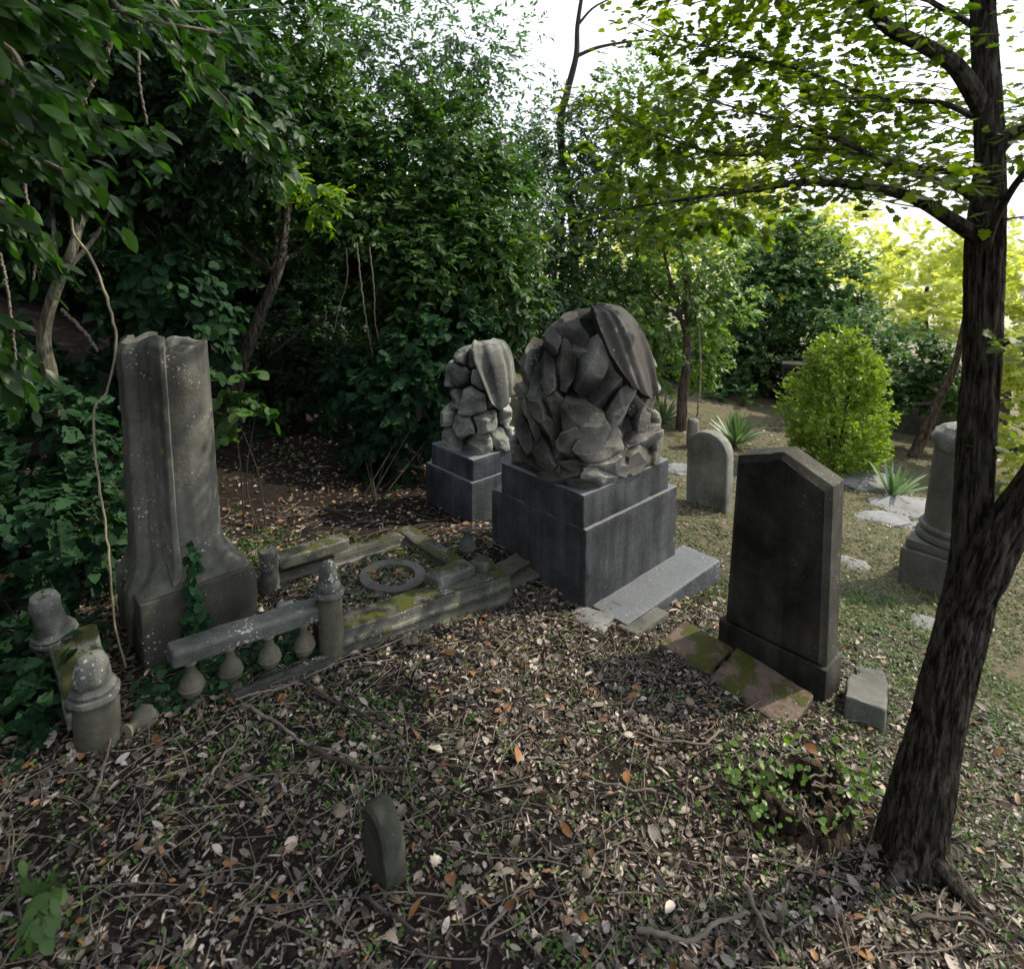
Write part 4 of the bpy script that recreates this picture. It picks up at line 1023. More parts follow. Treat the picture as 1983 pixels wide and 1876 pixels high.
for i, (pts, r0, r1) in enumerate(BR):
    P3 = [at(*q) for q in pts]
    if i in (0, 2, 3, 4, 5, 11):   # carried on toward the middle of the yard
        pass
    limb_mesh('branch', tr, 'bark', P3, r0, r1, n=9, seg=60, rough=.2, seed=i+3)
    if i in (7,): continue
    P = smooth_path(P3, 80)
    L = np.linalg.norm(np.diff(P, axis=0), axis=1).sum()
    m = int(L/.045)
    for j in range(m):
        s = (j+.5)/m
        if s < .18: continue
        k = int(s*79); d = P[min(k+1, 79)]-P[k-1]; d /= np.linalg.norm(d)
        sidev = np.cross(d, [0, 0, 1.]); sidev /= np.linalg.norm(sidev)+1e-9
        sg = 1 if j % 2 else -1
        dd = d*.6+sidev*sg*RNG.uniform(.5, 1.1)+np.array([0, 0, RNG.uniform(-.35, .35)]); dd /= np.linalg.norm(dd)
        tw_centres.append(P[k]); tw_dirs.append(dd)
# twigs with leaves in flat sprays
mbt = MB(); lp = []; la = []; ln_ = []
for c, d in zip(tw_centres, tw_dirs):
    L = RNG.uniform(.12, .48); t = np.linspace(0, 1, 7)
    P = c+d*(t*L)[:, None]; P[:, 2] -= .10*L*t**2; P += RNG.normal(size=(7, 3))*.008*t[:, None]
    V, Fq, _, _ = tube(P, .0028*(1-.7*t), 4); mbt.add(V, Fq)
    nlf = int(5+L*86)
    for q in range(nlf):
        s = RNG.uniform(.15, 1.05); k = min(int(s*6), 5); p = P[k]+(P[k+1]-P[k])*(s*6-k)
        o_ = RNG.normal(size=3)*np.array([.055, .055, .025]); lp.append(p+o_)
        ax = d*.5+o_/.06*.6+RNG.normal(size=3)*.3; ax[2] = ax[2]*.4-.18; la.append(ax); ln_.append(np.array([0, 0, 1.])+RNG.normal(size=3)*.38)
mbt.V = [local(np.concatenate(mbt.V), tr)]
mbt.build('twigs', 'bark', tr)['kind'] = 'stuff'
lp = np.array(lp); la = np.array(la); ln_ = np.array(ln_); ll = RNG.uniform(.017, .042, len(lp))
V, Fs, rn = place_leaves(lp, la, ln_, ll, ll*1.15, 'maple')
link('leaves', mesh_fast(local(V, tr), Fs, rn), 'maple', tr, smooth=False)
# the rest of its crown, above and to the right of the frame
upper = [((1.6, 2.0, 4.3), (1.5, 1.5, .9)), ((.9, 2.4, 3.9), (1.1, 1.2, .6)), ((2.6, 1.6, 3.6), (1.2, 1.2, 1.1)), ((1.7, 1.2, 3.5), (1.0, .8, .5)),
         (at(1480, -40, 3.2), (.5, .5, .2)), (at(1500, 130, 3.3), (.5, .5, .16)), (at(1300, 260, 3.4), (.45, .5, .16)), (at(1600, 230, 3.0), (.4, .4, .12)), (at(1230, 330, 3.6), (.4, .4, .16)), (at(1400, 420, 3.3), (.4, .4, .14))]
foliage('crown', tr, 'maple', upper, 30000, .044, 'maple', wr=.55, per=8, shell=.2, droop=.25, upn=1.0)

# ================================================================== TREES AND SHRUBS
def tree(name, label, base, blobs, nleaf, L, mat, trunk=None, tr_r=.08, barkm='bark', tmpl='simple', wr=.22, group=None, cat='tree', part='crown', limbs=3, twigs=0, **k):
    base = np.array(base, float); base[2] = gz(base[0], base[1])-.05
    t = thing(name, base, label, cat, group=group)
    C = np.array([b[0] for b in blobs]); top = C.mean(0)
    pts = trunk if trunk is not None else [base, base*.6+top*.4+np.array([.1, 0, 0]), top]
    limb_mesh('trunk', t, barkm, pts, tr_r, tr_r*.35, n=14, seg=40, rough=.2, seed=int(abs(base[0])*10))
    P = smooth_path(pts, 20)
    for i, b in enumerate(blobs[:limbs]):
        s = P[10+i % 6]; e = np.array(b[0])
        limb_mesh('branch', t, barkm, [s, (s+e)/2+np.array([0, 0, -.08]), e], tr_r*.4, tr_r*.1, n=7, seg=14, rough=.2, seed=i)
    o, S, sd, tl = foliage(part, t, mat, blobs, nleaf, L, tmpl, wr, **k)
    if twigs:
        mb = MB(); idx = RNG.choice(len(S), min(twigs, len(S)), replace=False)
        for i in idx:
            a = S[i]-sd[i]*tl*.8; tt = np.linspace(0, 1, 4)
            V, Fq, _, _ = tube(a+(sd[i]*tl*1.8)*tt[:, None], L*.03*(1-.6*tt), 3); mb.add(V, Fq)
        mb.V = [local(np.concatenate(mb.V), t)]; mb.build('twigs', barkm, t)['kind'] = 'stuff'
    return t
GW = 'trees of the dense wood'
# pale curved trunk, upper left
tree('laurel_tree', 'laurel with a pale curved trunk behind the hanging vine', at(100, 745, 3.7),
     [blob(90, 230, 4.4, 170), blob(250, 330, 4.2, 120), blob(20, 420, 4.6, 100), blob(200, 60, 4.2, 170), blob(400, 230, 4.4, 150)], 27000, .085, 'laurel',
     trunk=[at(105, 800, 3.7), at(95, 720, 3.6), at(84, 660, 3.6), at(98, 590, 3.6), at(118, 535, 3.6), at(145, 470, 3.6), at(165, 380, 3.8), at(170, 200, 4.3)], tr_r=.046, barkm='bark2', tmpl='oval', wr=.2, group=GW, droop=.6, twigs=400)
lt_ = tree('laurel_tree', 'tall laurel with a dark trunk rising from the hollow behind the broken column', at(470, 760, 6.3),
     [blob(550, 250, 5.8, 150), blob(420, 410, 5.9, 110), blob(640, 420, 5.6, 110), blob(470, 60, 5.6, 170), blob(620, 330, 6.0, 120), blob(330, 460, 5.6, 90)], 32000, .08, 'laurellight',
     trunk=[at(440, 850, 5.0), at(462, 730, 5.0), at(500, 620, 5.0), at(540, 520, 5.0), at(555, 420, 5.2), at(580, 200, 5.6)], tr_r=.062, barkm='bark', tmpl='oval', wr=.2, group=GW, droop=.45, twigs=500)
foliage('lit_leaves', lt_, 'laurelbright', [blob(420, 235, 4.7, 60, .6, .6), blob(490, 300, 4.7, 60, .6, .5), blob(540, 330, 4.8, 40, .6, .6), blob(340, 220, 4.6, 40), blob(620, 380, 5.0, 40)], 1100, .08, 'oval', .2, droop=.5, shell=.1)  # bright patch: lit leaves given by a paler leaf colour
tree('laurel_tree', 'glossy laurel whose boughs hang down over the smaller rock monument', (-.9, 6.6, 0),
     [blob(830, 330, 6.2, 140), blob(900, 480, 5.8, 110), blob(800, 560, 5.6, 120), blob(960, 400, 6.4, 100), blob(740, 480, 5.6, 100), blob(970, 560, 5.9, 85)], 40000, .078, 'laurellight',
     tr_r=.08, tmpl='oval', wr=.21, group=GW, droop=.5, twigs=500)
tree('bay_tree', 'loose airy bay tree with sky showing through its top', (-.6, 8.6, 0),
     [blob(770, 100, 7.6, 170), blob(920, 110, 8.0, 120), blob(1000, 300, 8.2, 100), blob(650, 90, 7.4, 150), blob(860, 240, 8, 110)], 15500, .085, 'bay', tr_r=.09, wr=.2, group=GW, tmpl='simple', shell=.2)
tree('bay_tree', 'mid green bay tree behind the top of the carved rock heap', (.5, 9.0, 0),
     [blob(1090, 260, 8.8, 75), blob(1130, 390, 8.8, 80), blob(1060, 430, 8.4, 110), blob(1010, 540, 8.0, 100), blob(1120, 560, 8.4, 90), blob(1080, 320, 8.8, 90), blob(1130, 660, 8.4, 80)], 24000, .075, 'bay', tr_r=.08, group=GW, wr=.24)
tree('broadleaf_tree', 'yellow-green broadleaf tree rising behind the round-topped headstone', at(1320, 833, 7.9),
     [blob(1250, 330, 8.6, 115), blob(1200, 480, 8.6, 110), blob(1330, 500, 8.4, 105), blob(1290, 620, 8.2, 95), blob(1180, 610, 8.4, 80), blob(1390, 600, 8.4, 70), blob(1240, 200, 8.8, 90), blob(1240, 710, 8.2, 65), blob(1350, 690, 8.6, 55)], 30000, .075, 'middle',
     trunk=[at(1318, 840, 7.9), at(1322, 760, 7.9), at(1330, 680, 7.9), at(1325, 500, 8.2), at(1270, 300, 8.5)], tr_r=.075, barkm='bark3', group=GW, wr=.32, droop=.3, shell=.4)
tree('broadleaf_tree', 'dark green tree standing behind the bright clipped bush', (5.0, 12.0, 0),
     [blob(1490, 560, 11, 85), blob(1570, 610, 11, 85), blob(1460, 690, 10.6, 80), blob(1620, 700, 10.4, 75), blob(1420, 790, 10, 50), blob(1540, 490, 11.4, 70), blob(1470, 480, 11.2, 60), blob(1610, 540, 11, 60), blob(1690, 690, 10.4, 55), blob(1660, 620, 10.8, 50)], 30000, .09, 'far', tr_r=.1, group=GW, wr=.35)
tree('broadleaf_tree', 'drooping dark tree with a brown slanting trunk beside the shadowed wall', at(1755, 915, 7.9),
     [blob(1700, 760, 8.4, 60), blob(1760, 700, 8.6, 60), blob(1820, 740, 8.4, 50), blob(1640, 640, 9.4, 50)], 9000, .08, 'far',
     trunk=[at(1752, 925, 7.9), at(1775, 870, 7.9), at(1810, 790, 7.9), at(1850, 700, 7.9), at(1880, 560, 7.9)], tr_r=.085, barkm='bark3', group=GW, wr=.35)
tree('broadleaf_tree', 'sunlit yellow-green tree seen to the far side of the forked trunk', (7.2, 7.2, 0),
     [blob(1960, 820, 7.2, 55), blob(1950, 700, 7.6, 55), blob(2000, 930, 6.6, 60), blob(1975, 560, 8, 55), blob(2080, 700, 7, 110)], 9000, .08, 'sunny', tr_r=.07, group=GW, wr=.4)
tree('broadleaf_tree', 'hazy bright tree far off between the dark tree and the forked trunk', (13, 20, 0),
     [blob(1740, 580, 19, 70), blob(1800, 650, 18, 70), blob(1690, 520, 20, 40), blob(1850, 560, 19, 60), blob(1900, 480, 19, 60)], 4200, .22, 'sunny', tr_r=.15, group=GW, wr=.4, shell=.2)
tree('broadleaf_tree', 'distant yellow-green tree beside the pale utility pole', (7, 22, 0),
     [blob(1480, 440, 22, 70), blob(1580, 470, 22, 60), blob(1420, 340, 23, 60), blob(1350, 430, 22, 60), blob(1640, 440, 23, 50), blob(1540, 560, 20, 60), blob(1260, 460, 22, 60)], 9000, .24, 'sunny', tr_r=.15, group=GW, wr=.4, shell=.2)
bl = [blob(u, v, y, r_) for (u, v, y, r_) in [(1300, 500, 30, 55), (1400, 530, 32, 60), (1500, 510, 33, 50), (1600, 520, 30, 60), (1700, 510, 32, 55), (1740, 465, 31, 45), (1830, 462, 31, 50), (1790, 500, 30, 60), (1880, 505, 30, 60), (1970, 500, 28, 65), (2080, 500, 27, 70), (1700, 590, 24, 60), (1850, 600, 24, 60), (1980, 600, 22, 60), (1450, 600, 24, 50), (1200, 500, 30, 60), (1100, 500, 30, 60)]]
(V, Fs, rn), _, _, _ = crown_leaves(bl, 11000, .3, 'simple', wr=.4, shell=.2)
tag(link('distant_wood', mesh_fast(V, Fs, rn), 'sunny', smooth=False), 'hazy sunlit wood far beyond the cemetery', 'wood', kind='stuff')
# dark trees deeper in the wood
for i, (x, y, lab, bl) in enumerate([
    (-6, 8.5, 'dark evergreen in the depth of the wood behind the pale curved trunk', [blob(60, 300, 7.5, 220), blob(60, 600, 7, 180), blob(260, 520, 7.5, 150), blob(200, 150, 8, 200)]),
    (-3.6, 10, 'dark evergreen filling the gloom behind the dark trunk', [blob(430, 300, 9, 200), blob(520, 560, 9, 140), blob(620, 460, 9, 130), blob(380, 560, 8.5, 120), blob(380, 90, 9, 140)]),
    (-1.2, 11, 'dark evergreen behind the laurel boughs over the smaller monument', [blob(750, 420, 10, 140), blob(820, 600, 10, 120), blob(930, 620, 10, 110), blob(700, 620, 10, 110)]),
    (2.6, 12.5, 'dark evergreen low behind the palm-like trunk', [blob(1200, 650, 11.5, 110), blob(1350, 730, 11, 90), blob(1430, 640, 12, 90), blob(1060, 620, 11, 110), blob(1500, 780, 11, 80), blob(1600, 800, 11, 80)])]):
    tree('evergreen_tree', lab, (x, y, 0), bl, 15000, .17, 'laurel', tr_r=.12, group=GW, wr=.3, shell=.1, limbs=2)
# big near leaves hanging in at the top left corner
nb = thing('laurel_tree', (-2.3, 1.6, gz(-2.3, 1.6)), 'near cherry laurel with large drooping leaves hanging in at the upper corner', 'tree', group=GW)
NB = [[(-60, 60, 2.0), (60, 150, 2.1), (190, 240, 2.2), (300, 270, 2.3)], [(-60, 260, 1.9), (40, 300, 2.0), (120, 330, 2.0), (210, 400, 2.05)], [(100, -60, 2.0), (250, 30, 2.2), (400, 60, 2.4), (480, 80, 2.5)],
      [(-60, 150, 1.8), (30, 200, 1.8), (100, 260, 1.8)], [(250, -60, 2.6), (380, 130, 2.8), (500, 260, 3.0), (560, 340, 3.1)], [(-40, 380, 2.2), (30, 440, 2.3), (90, 520, 2.4)], [(-60, 640, 2.1), (0, 690, 2.1), (40, 760, 2.1)], [(-60, -30, 1.7), (80, 40, 1.8), (200, 90, 1.9)]]
lp = []; la = []; ln_ = []; ls = []
limb_mesh('trunk', nb, 'bark', [(-2.3, 1.6, -.0), (-2.4, 1.7, 1.5), (-2.2, 1.9, 3.2)], .09, .05)
for i, b in enumerate(NB):
    P3 = [at(*q) for q in b]
    limb_mesh('branch', nb, 'twig', [np.array([-2.35, 1.7, P3[0][2]+.1])]+P3, .014, .003, n=7, seg=30, seed=i)
    P = smooth_path(P3, 30)
    for s in np.linspace(.0, 1, 20 if i != 4 else 34):
        k = min(int(s*28), 28); d = P[k+1]-P[k]; d /= np.linalg.norm(d)
        for sg in (-1, 1):
            for rep in range(3):
                sdv = np.cross(d, [0, 0, 1.]); ax = d*.7+sdv*sg*.6+np.array([.25, 0, -.5])+RNG.normal(size=3)*.28
                lp.append(P[k]+RNG.normal(size=3)*.04); la.append(ax); ln_.append(np.array([-.1, -.35, .8])+RNG.normal(size=3)*.35); ls.append(RNG.uniform(.05, .105))
ls = np.array(ls); V, Fs, rn = place_leaves(np.array(lp), np.array(la), np.array(ln_), ls, ls*.42, 'oval2')
link('leaves', mesh_fast(local(V, nb), Fs, rn), 'laurelnear', nb, smooth=True)

foliage('crown', nb, 'laurelnear', [((-2.3, 1.2, 3.1), (1.3, 1.2, .7)), ((-1.5, .4, 3.3), (1.1, 1.0, .6)), ((-2.9, 2.0, 2.6), (.8, .9, .8)), ((-2.6, .2, 2.0), (.7, 1.0, 1.0))], 9000, .13, 'simple', .22, droop=.5)  # unseen overhead leaves added to shade the left foreground
# undergrowth: ivy bank at left, ivy screen behind the kerb
def bush(name, label, base, blobs, nleaf, L, mat, tmpl='simple', wr=.4, cat='bush', group=None, **k):
    base = np.array(base, float); base[2] = gz(base[0], base[1])
    t = thing(name, base, label, cat, group=group)
    mb = MB()
    for b in blobs:
        e = np.array(b[0]); s = base+RNG.normal(size=3)*.04; s[2] = base[2]-.02
        P = smooth_path([s, (s+e)/2+RNG.normal(size=3)*.05, e], 12); V, Fq, _, _ = tube(P, np.linspace(.006, .002, 12), 5); mb.add(V, Fq)
    mb.V = [local(np.concatenate(mb.V), t)]; mb.build('stems', 'twigdark', t)['kind'] = 'stuff'
    foliage('foliage', t, mat, blobs, nleaf, L, tmpl, wr, **k); return t
bush('ivy_bush', 'leafy creeper screen crowding the smaller rock monument', W(2.2, 3.9), [blob(770, 780, 4.9, 85), blob(830, 700, 5.0, 80), blob(730, 860, 4.8, 50), blob(700, 740, 5.2, 70), blob(850, 820, 4.9, 45), blob(890, 640, 5.3, 60), blob(770, 910, 4.7, 35)], 8000, .065, 'ivy', 'ivy', .5, droop=.8, group='ivy and creepers under the wood')
bush('ivy_bush', 'broad-leaved creeper drooping behind the top of the broken column', (-2.3, 4.3, 0), [blob(310, 560, 4.2, 80), blob(370, 640, 4.2, 70), blob(270, 620, 4.2, 70), blob(400, 580, 4.4, 45), blob(370, 500, 4.6, 70)], 2600, .08, 'ivy', 'round', .42, droop=.9, upn=.4, group='ivy and creepers under the wood')
bush('ivy_bush', 'small sprig of pale broad leaves beside the broken column shaft', (-1.5, 3.6, 0), [blob(455, 800, 3.6, 38), blob(500, 770, 3.6, 28), blob(440, 750, 3.6, 25)], 150, .075, 'laurellight', 'round', .42, droop=.5, group='ivy and creepers under the wood', shell=.1)
bush('ivy_bush', 'dark ivy bank climbing the slope beyond the two capped posts', (-2.6, 3.0, 0), [blob(60, 860, 3.2, 130), blob(170, 980, 3.0, 80), blob(40, 1040, 2.7, 130), blob(180, 740, 4.2, 70), blob(60, 780, 4.3, 90), blob(20, 1180, 2.3, 90), blob(190, 850, 3.4, 70), blob(170, 1080, 2.7, 50), blob(0, 700, 3.9, 80)], 9500, .055, 'ivy', 'ivy', .5, droop=.6, group='ivy and creepers under the wood')
bush('ivy_bush', 'low ivy in the darkest corner beside the fallen mossy rail', (-1.9, 1.9, 0), [blob(30, 1300, 2.0, 90), blob(90, 1390, 1.9, 50), blob(10, 1420, 1.8, 60), blob(100, 1250, 2.2, 60)], 2600, .045, 'ivy', 'ivy', .5, group='ivy and creepers under the wood')
bush('ivy_bush', 'dark leafy bushes filling the hollow behind the broken column', (-2.2, 6.6, 0), [blob(560, 680, 6.4, 75), blob(640, 700, 6.2, 65), blob(480, 700, 6.2, 60), blob(600, 620, 6.8, 80), blob(520, 770, 6.0, 50), blob(650, 770, 5.8, 45), blob(590, 740, 6.2, 50)], 9000, .075, 'laurel', 'oval', .26, droop=.7, group='ivy and creepers under the wood')
bush('ivy_bush', 'tangled low undergrowth in the hollow beyond the leafy clearing', (-1.9, 7.0, 0), [blob(560, 800, 6.6, 70, .6, .5), blob(660, 820, 6.0, 60, .6, .5), blob(480, 850, 5.6, 50, .6, .5), blob(600, 740, 7.4, 80, .6, .6)], 3500, .07, 'ivy', 'simple', .4, group='ivy and creepers under the wood')
bush('young_shrub', 'small leafy seedling at the lower corner of the yard', at(60, 1700, 1.25), [blob(55, 1685, 1.3, 32), blob(20, 1640, 1.35, 22), blob(95, 1720, 1.25, 20)], 60, .04, 'weed', 'oval', .3, shell=.1, upn=1.2)

# clipped round bush, lit
bs = thing('round_bush', (3.62, 6.75, gz(3.62, 6.75)), 'bright green egg-shaped clipped bush standing in the far yard', 'bush')
z0 = gz(3.62, 6.75)
bl = [((3.60, 6.75, z0+.66), (.50, .48, .62)), ((3.60, 6.75, z0+1.05), (.36, .36, .42)), ((3.62, 6.7, z0+.35), (.46, .44, .32)), ((3.42, 6.75, z0+1.34), (.14, .14, .20)), ((3.72, 6.7, z0+1.38), (.13, .13, .22)), ((3.9, 6.7, z0+1.12), (.14, .14, .2)), ((3.57, 6.7, z0+1.47), (.10, .10, .17))]
foliage('foliage', bs, 'shrub', bl, 30000, .040, 'simple', .30, per=7, droop=-.4, shell=.70, upn=.5)
mb = MB()
for i in range(9):
    a = RNG.uniform(0, 6.28); P = smooth_path([(3.62, 6.75, z0-.02), (3.62+.12*math.cos(a), 6.75+.12*math.sin(a), z0+.5), (3.6+.3*math.cos(a), 6.75+.3*math.sin(a), z0+1.2)], 12)
    V, Fq, _, _ = tube(P, np.linspace(.02, .006, 12), 6); mb.add(V, Fq)
mb.V = [local(np.concatenate(mb.V), bs)]; mb.build('stems', 'twigdark', bs)
# sword-leaved plants
def sword(u, v, y, s, n, label, lean=0., seed=0):
    c = at(u, v, y); c[2] = gz(c[0], c[1])
    t = thing('yucca_plant', c, label, 'plant', group='sword-leaved plants in the far yard')
    r = np.random.default_rng(seed); mb = MB(); VV = []; FF = []; RR = []; off = 0
    for i in range(n):
        a = r.uniform(0, 2*np.pi); e0 = r.uniform(.35, 1.5); L = s*r.uniform(.75, 1.1); w = .026*s/.5
        m = 8; k = np.linspace(0, 1, m); hdg = np.array([math.cos(a), math.sin(a)*.9])
        el = e0-k*.35*(1.6-e0)
        st = L/m; x = np.cumsum(np.cos(el)*st); z = np.cumsum(np.sin(el)*st)
        P = np.stack([hdg[0]*x+lean*z, hdg[1]*x, z+.01], -1); sd_ = np.array([-hdg[1], hdg[0], 0])
        ww = w*np.interp(k, [0, .15, .5, .85, 1], [.6, .9, 1, .5, .02])
        Lf = P-sd_*ww[:, None]; Rt = P+sd_*ww[:, None]; Md = P-np.array([0, 0, .35])*ww[:, None]
        V = np.stack([Lf, Md, Rt], 1).reshape(-1, 3)
        f = np.concatenate([[[j*3, j*3+3, j*3+4, j*3+1], [j*3+1, j*3+4, j*3+5, j*3+2]] for j in range(m-1)])
        VV.append(V); FF.append(f+off); off += len(V); RR.append(np.full(len(V), r.random()))
    link('leaves', mesh_fast(np.concatenate(VV), np.concatenate(FF), np.concatenate(RR)), 'yucca', t)
    V, Fq = lathe([(.03*s*2, -.02), (.035*s*2, .06*s), (.004, .1*s)], 12); MB().add(V, Fq).build('stem', 'bark3', t)
sword(1422, 858, 7.4, .46, 70, 'spiky sword-leaved plant beside the short slim column stump', seed=1)
sword(1724, 971, 5.9, .42, 22, 'loose sword-leaved plant with few broad blades on the pale rocks', .15, seed=2)
sword(1283, 800, 8.2, .42, 40, 'sword-leaved plant half hidden behind the carved rock heap', seed=3)

# hanging vines, each one a thing
VN = [([(140, 395, 2.5), (142, 450, 2.5), (178, 505, 2.45), (205, 570, 2.4), (222, 640, 2.35), (222, 690, 2.35), (205, 760, 2.35), (184, 790, 2.3), (182, 850, 2.3), (190, 930, 2.25), (204, 1010, 2.25), (212, 1100, 2.2), (222, 1200, 2.2), (243, 1292, 2.18)], .0048, 'long knotted vine hanging in front of the broken column down to its plinth', 'vine'),
      ([(40, 330, 3.0), (60, 420, 3.0), (72, 480, 3.0), (62, 560, 3.0)], .006, 'short dangling vine nearest the pale curved trunk', 'twig'),
      ([(0, 490, 3.0), (14, 560, 3.0), (25, 640, 3.0), (32, 700, 3.0)], .006, 'thin vine hanging at the edge beside the pale curved trunk', 'twig'),
      ([(225, 60, 2.8), (200, 120, 2.8), (170, 180, 2.8), (155, 215, 2.8)], .008, 'bare stick slanting through the near laurel leaves', 'vine'),
      ([(262, 0, 3.2), (268, 90, 3.2), (270, 160, 3.2), (285, 240, 3.2)], .007, 'straight grey stem dropping through the laurel foliage above the column', 'twig'),
      ([(690, 470, 5.0), (700, 560, 5.0), (712, 640, 5.0), (722, 690, 5.0)], .006, 'one thin vine dangling in the dark hollow, with a hooked end', 'twig'),
      ([(715, 480, 5.0), (724, 560, 5.0), (726, 620, 5.0), (735, 670, 5.0)], .005, 'thin vine with a kinked tip beside the hooked one in the dark hollow', 'twig'),
      ([(670, 480, 5.1), (672, 540, 5.1), (655, 600, 5.1), (648, 640, 5.1)], .005, 'thin vine bending toward the dark trunk in the hollow', 'twig'),
      ([(520, 690, 5.2), (570, 650, 5.2), (610, 620, 5.2), (650, 610, 5.2)], .008, 'bare slanting branch crossing the dark hollow', 'twigdark'),
      ([(1345, 845, 7.7), (1352, 780, 7.7), (1356, 700, 7.8), (1350, 600, 7.9)], .012, 'slim green sapling stem beside the palm-like trunk', 'vine'),
      ([(120, 600, 3.8), (160, 640, 3.8), (190, 680, 3.8)], .010, 'stub of broken branch leaning beside the pale curved trunk', 'twig')]
for i, (pts, r, lab, mt) in enumerate(VN):
    P = smooth_path([at(*q) for q in pts], 60)
    P += RNG.normal(size=P.shape)*r*.35
    mb = MB(); R = r*np.linspace(1.1, .75, 60); R[::7] *= 1.25
    V, Fq, _, _ = tube(P, R, 7); mb.add(V, Fq[:, ::-1]); o = mb.build('hanging_vine' if i not in (3, 4, 8, 9, 10) else 'dead_branch', mt)
    tag(o, lab, 'vine' if i not in (3, 4, 8, 9, 10) else 'branch')
# bare forked branch against the sky
P0 = [(1085, 260, 9), (1098, 180, 9), (1115, 110, 9), (1118, 50, 9), (1130, -30, 9)]
t = thing('bare_tree', (1.0, 9.4, float(gz(1.0, 9.4))), 'thin bare forked tree standing out against the white sky', 'tree')
limb_mesh('trunk', t, 'twigdark', [(1.0, 9.4, float(gz(1.0, 9.4))), (.9, 9.2, 1.5)]+[at(*q) for q in P0], .07, .025, n=8, seg=50)
limb_mesh('branch', t, 'twigdark', [at(1115, 110, 9), at(1160, 92, 9), at(1230, 80, 9), at(1290, 78, 9)], .03, .012, n=7)
limb_mesh('branch', t, 'twigdark', [at(1118, 50, 9), at(1150, 15, 9), at(1200, -10, 9)], .022, .01, n=7)
# utility pole and overhead wire
t = thing('utility_pole', (at(1502, 470, 26)[0], 26, float(gz(9, 26))), 'thin pale utility pole in the distance among bright foliage', 'pole')
zt = at(1502, 405, 26)[2]-gz(9, 26)
mb = MB(); add_tube(mb, [(0, 0, -.3), (0, 0, zt*.5), (0, 0, zt)], [.10, .09, .075], 12); mb.build('pole_shaft', 'pole', t)
mb = MB(); add_tube(mb, [(-.35, 0, zt*.94), (0, .0, zt*.945), (.35, 0, zt*.94)], [.03, .03, .03], 8); mb.build('crossarm', 'pole', t)
P = smooth_path([at(-200, 12, 1.9), at(0, 15, 2.0), at(200, 20, 2.3), at(420, 22, 3.0), at(600, 10, 5.0)], 40); mb = MB(); add_tube(mb, P, np.full(40, .0022), 6)
tag(mb.build('overhead_wire', 'wire'), 'thin black cable stretched across the upper corner in front of the leaves', 'cable')

# ivy climbing the column plinth
iv = thing('ivy_vine', W(.60, 2.50, -.08), 'strand of ivy creeping up the front of the broken column plinth', 'ivy', 0)
pth = smooth_path([W(.60, 2.52, -.10), W(.62, 2.545, .03), W(.655, 2.55, .12), W(.64, 2.56, .22), W(.665, 2.59, .29), W(.67, 2.615, .38)], 50)
mb = MB(); V, Fq, _, _ = tube(local(pth, iv), np.full(50, .003), 5); mb.add(V, Fq); mb.build('stem', 'twigdark', iv)
n = 120; k = RNG.integers(0, 50, n); k = (49*(RNG.random(n)**1.4)).astype(int); P = pth[k]+RNG.normal(size=(n, 3))*np.array([.022, .012, .02])*(1.3-k/49)[:, None]-BX*.015
ax = RNG.normal(size=(n, 3))*.5+np.array([.2, -.2, -.7]); nr = -BX*1.0-AX*.2+RNG.normal(size=(n, 3))*.35; ll = RNG.uniform(.022, .045, n)
V, Fs, rn = place_leaves(P, ax, nr, ll, ll*1.05, 'ivy'); link('leaves', mesh_fast(local(V, iv), Fs, rn), 'ivy', iv, smooth=False)
# ivy and weeds along the foot of the balustrade
n = 420; a_ = RNG.uniform(.40, 1.05, n); b_ = RNG.uniform(2.26, 2.52, n); P = AX*a_[:, None]+BX*b_[:, None]; P[:, 2] = gz(P[:, 0], P[:, 1])+RNG.random(n)*.06
ax = RNG.normal(size=(n, 3)); ax[:, 2] *= .3; nr = np.array([0, -.4, 1.])+RNG.normal(size=(n, 3))*.4; ll = RNG.uniform(.02, .04, n)
V, Fs, rn = place_leaves(P, ax, nr, ll, ll*1.05, 'ivy')
tag(link('ivy_leaves', mesh_fast(V, Fs, rn), 'ivy', smooth=False), 'ivy leaves growing between the balusters at the foot of the balustrade', 'ivy', kind='stuff')

# rotten stump with ivy
sp = at(1540, 1560, 1.86); sp[2] = gz(sp[0], sp[1])
st = thing('tree_stump', sp, 'rotten hollow tree stump overgrown with ivy, beside the forked tree', 'stump', .3)
n1, n2 = 110, 46
ph = np.linspace(0, 2*np.pi, n1, endpoint=False); k = np.linspace(0, 1, n2)
PH, K = np.meshgrid(ph, k, indexing='ij')
lob = 1+.30*fbm(np.stack([np.cos(PH)*1.7, np.sin(PH)*1.7, K*.6], -1), 3, 6)+.10*fbm(np.stack([np.cos(PH)*7, np.sin(PH)*7, K*1.2], -1), 3, 7)
topz = .085*(1+.45*fbm(np.stack([np.cos(PH)*3.4, np.sin(PH)*3.4, 0*K], -1), 4, 8))
r = (.185-.03*np.clip(K*1.6, 0, 1))*lob*np.where(K > .6, 1-(K-.6)/.4*.85, 1); z = np.where(K < .6, K/.6*topz, topz-(K-.6)/.4*.14)-.03
MB().add(np.stack([r*np.cos(PH)*1.15, r*np.sin(PH)*.9, z], -1).reshape(-1, 3), grid_faces(n1, n2, True)).build('wood', 'wood', st)
mb = MB()
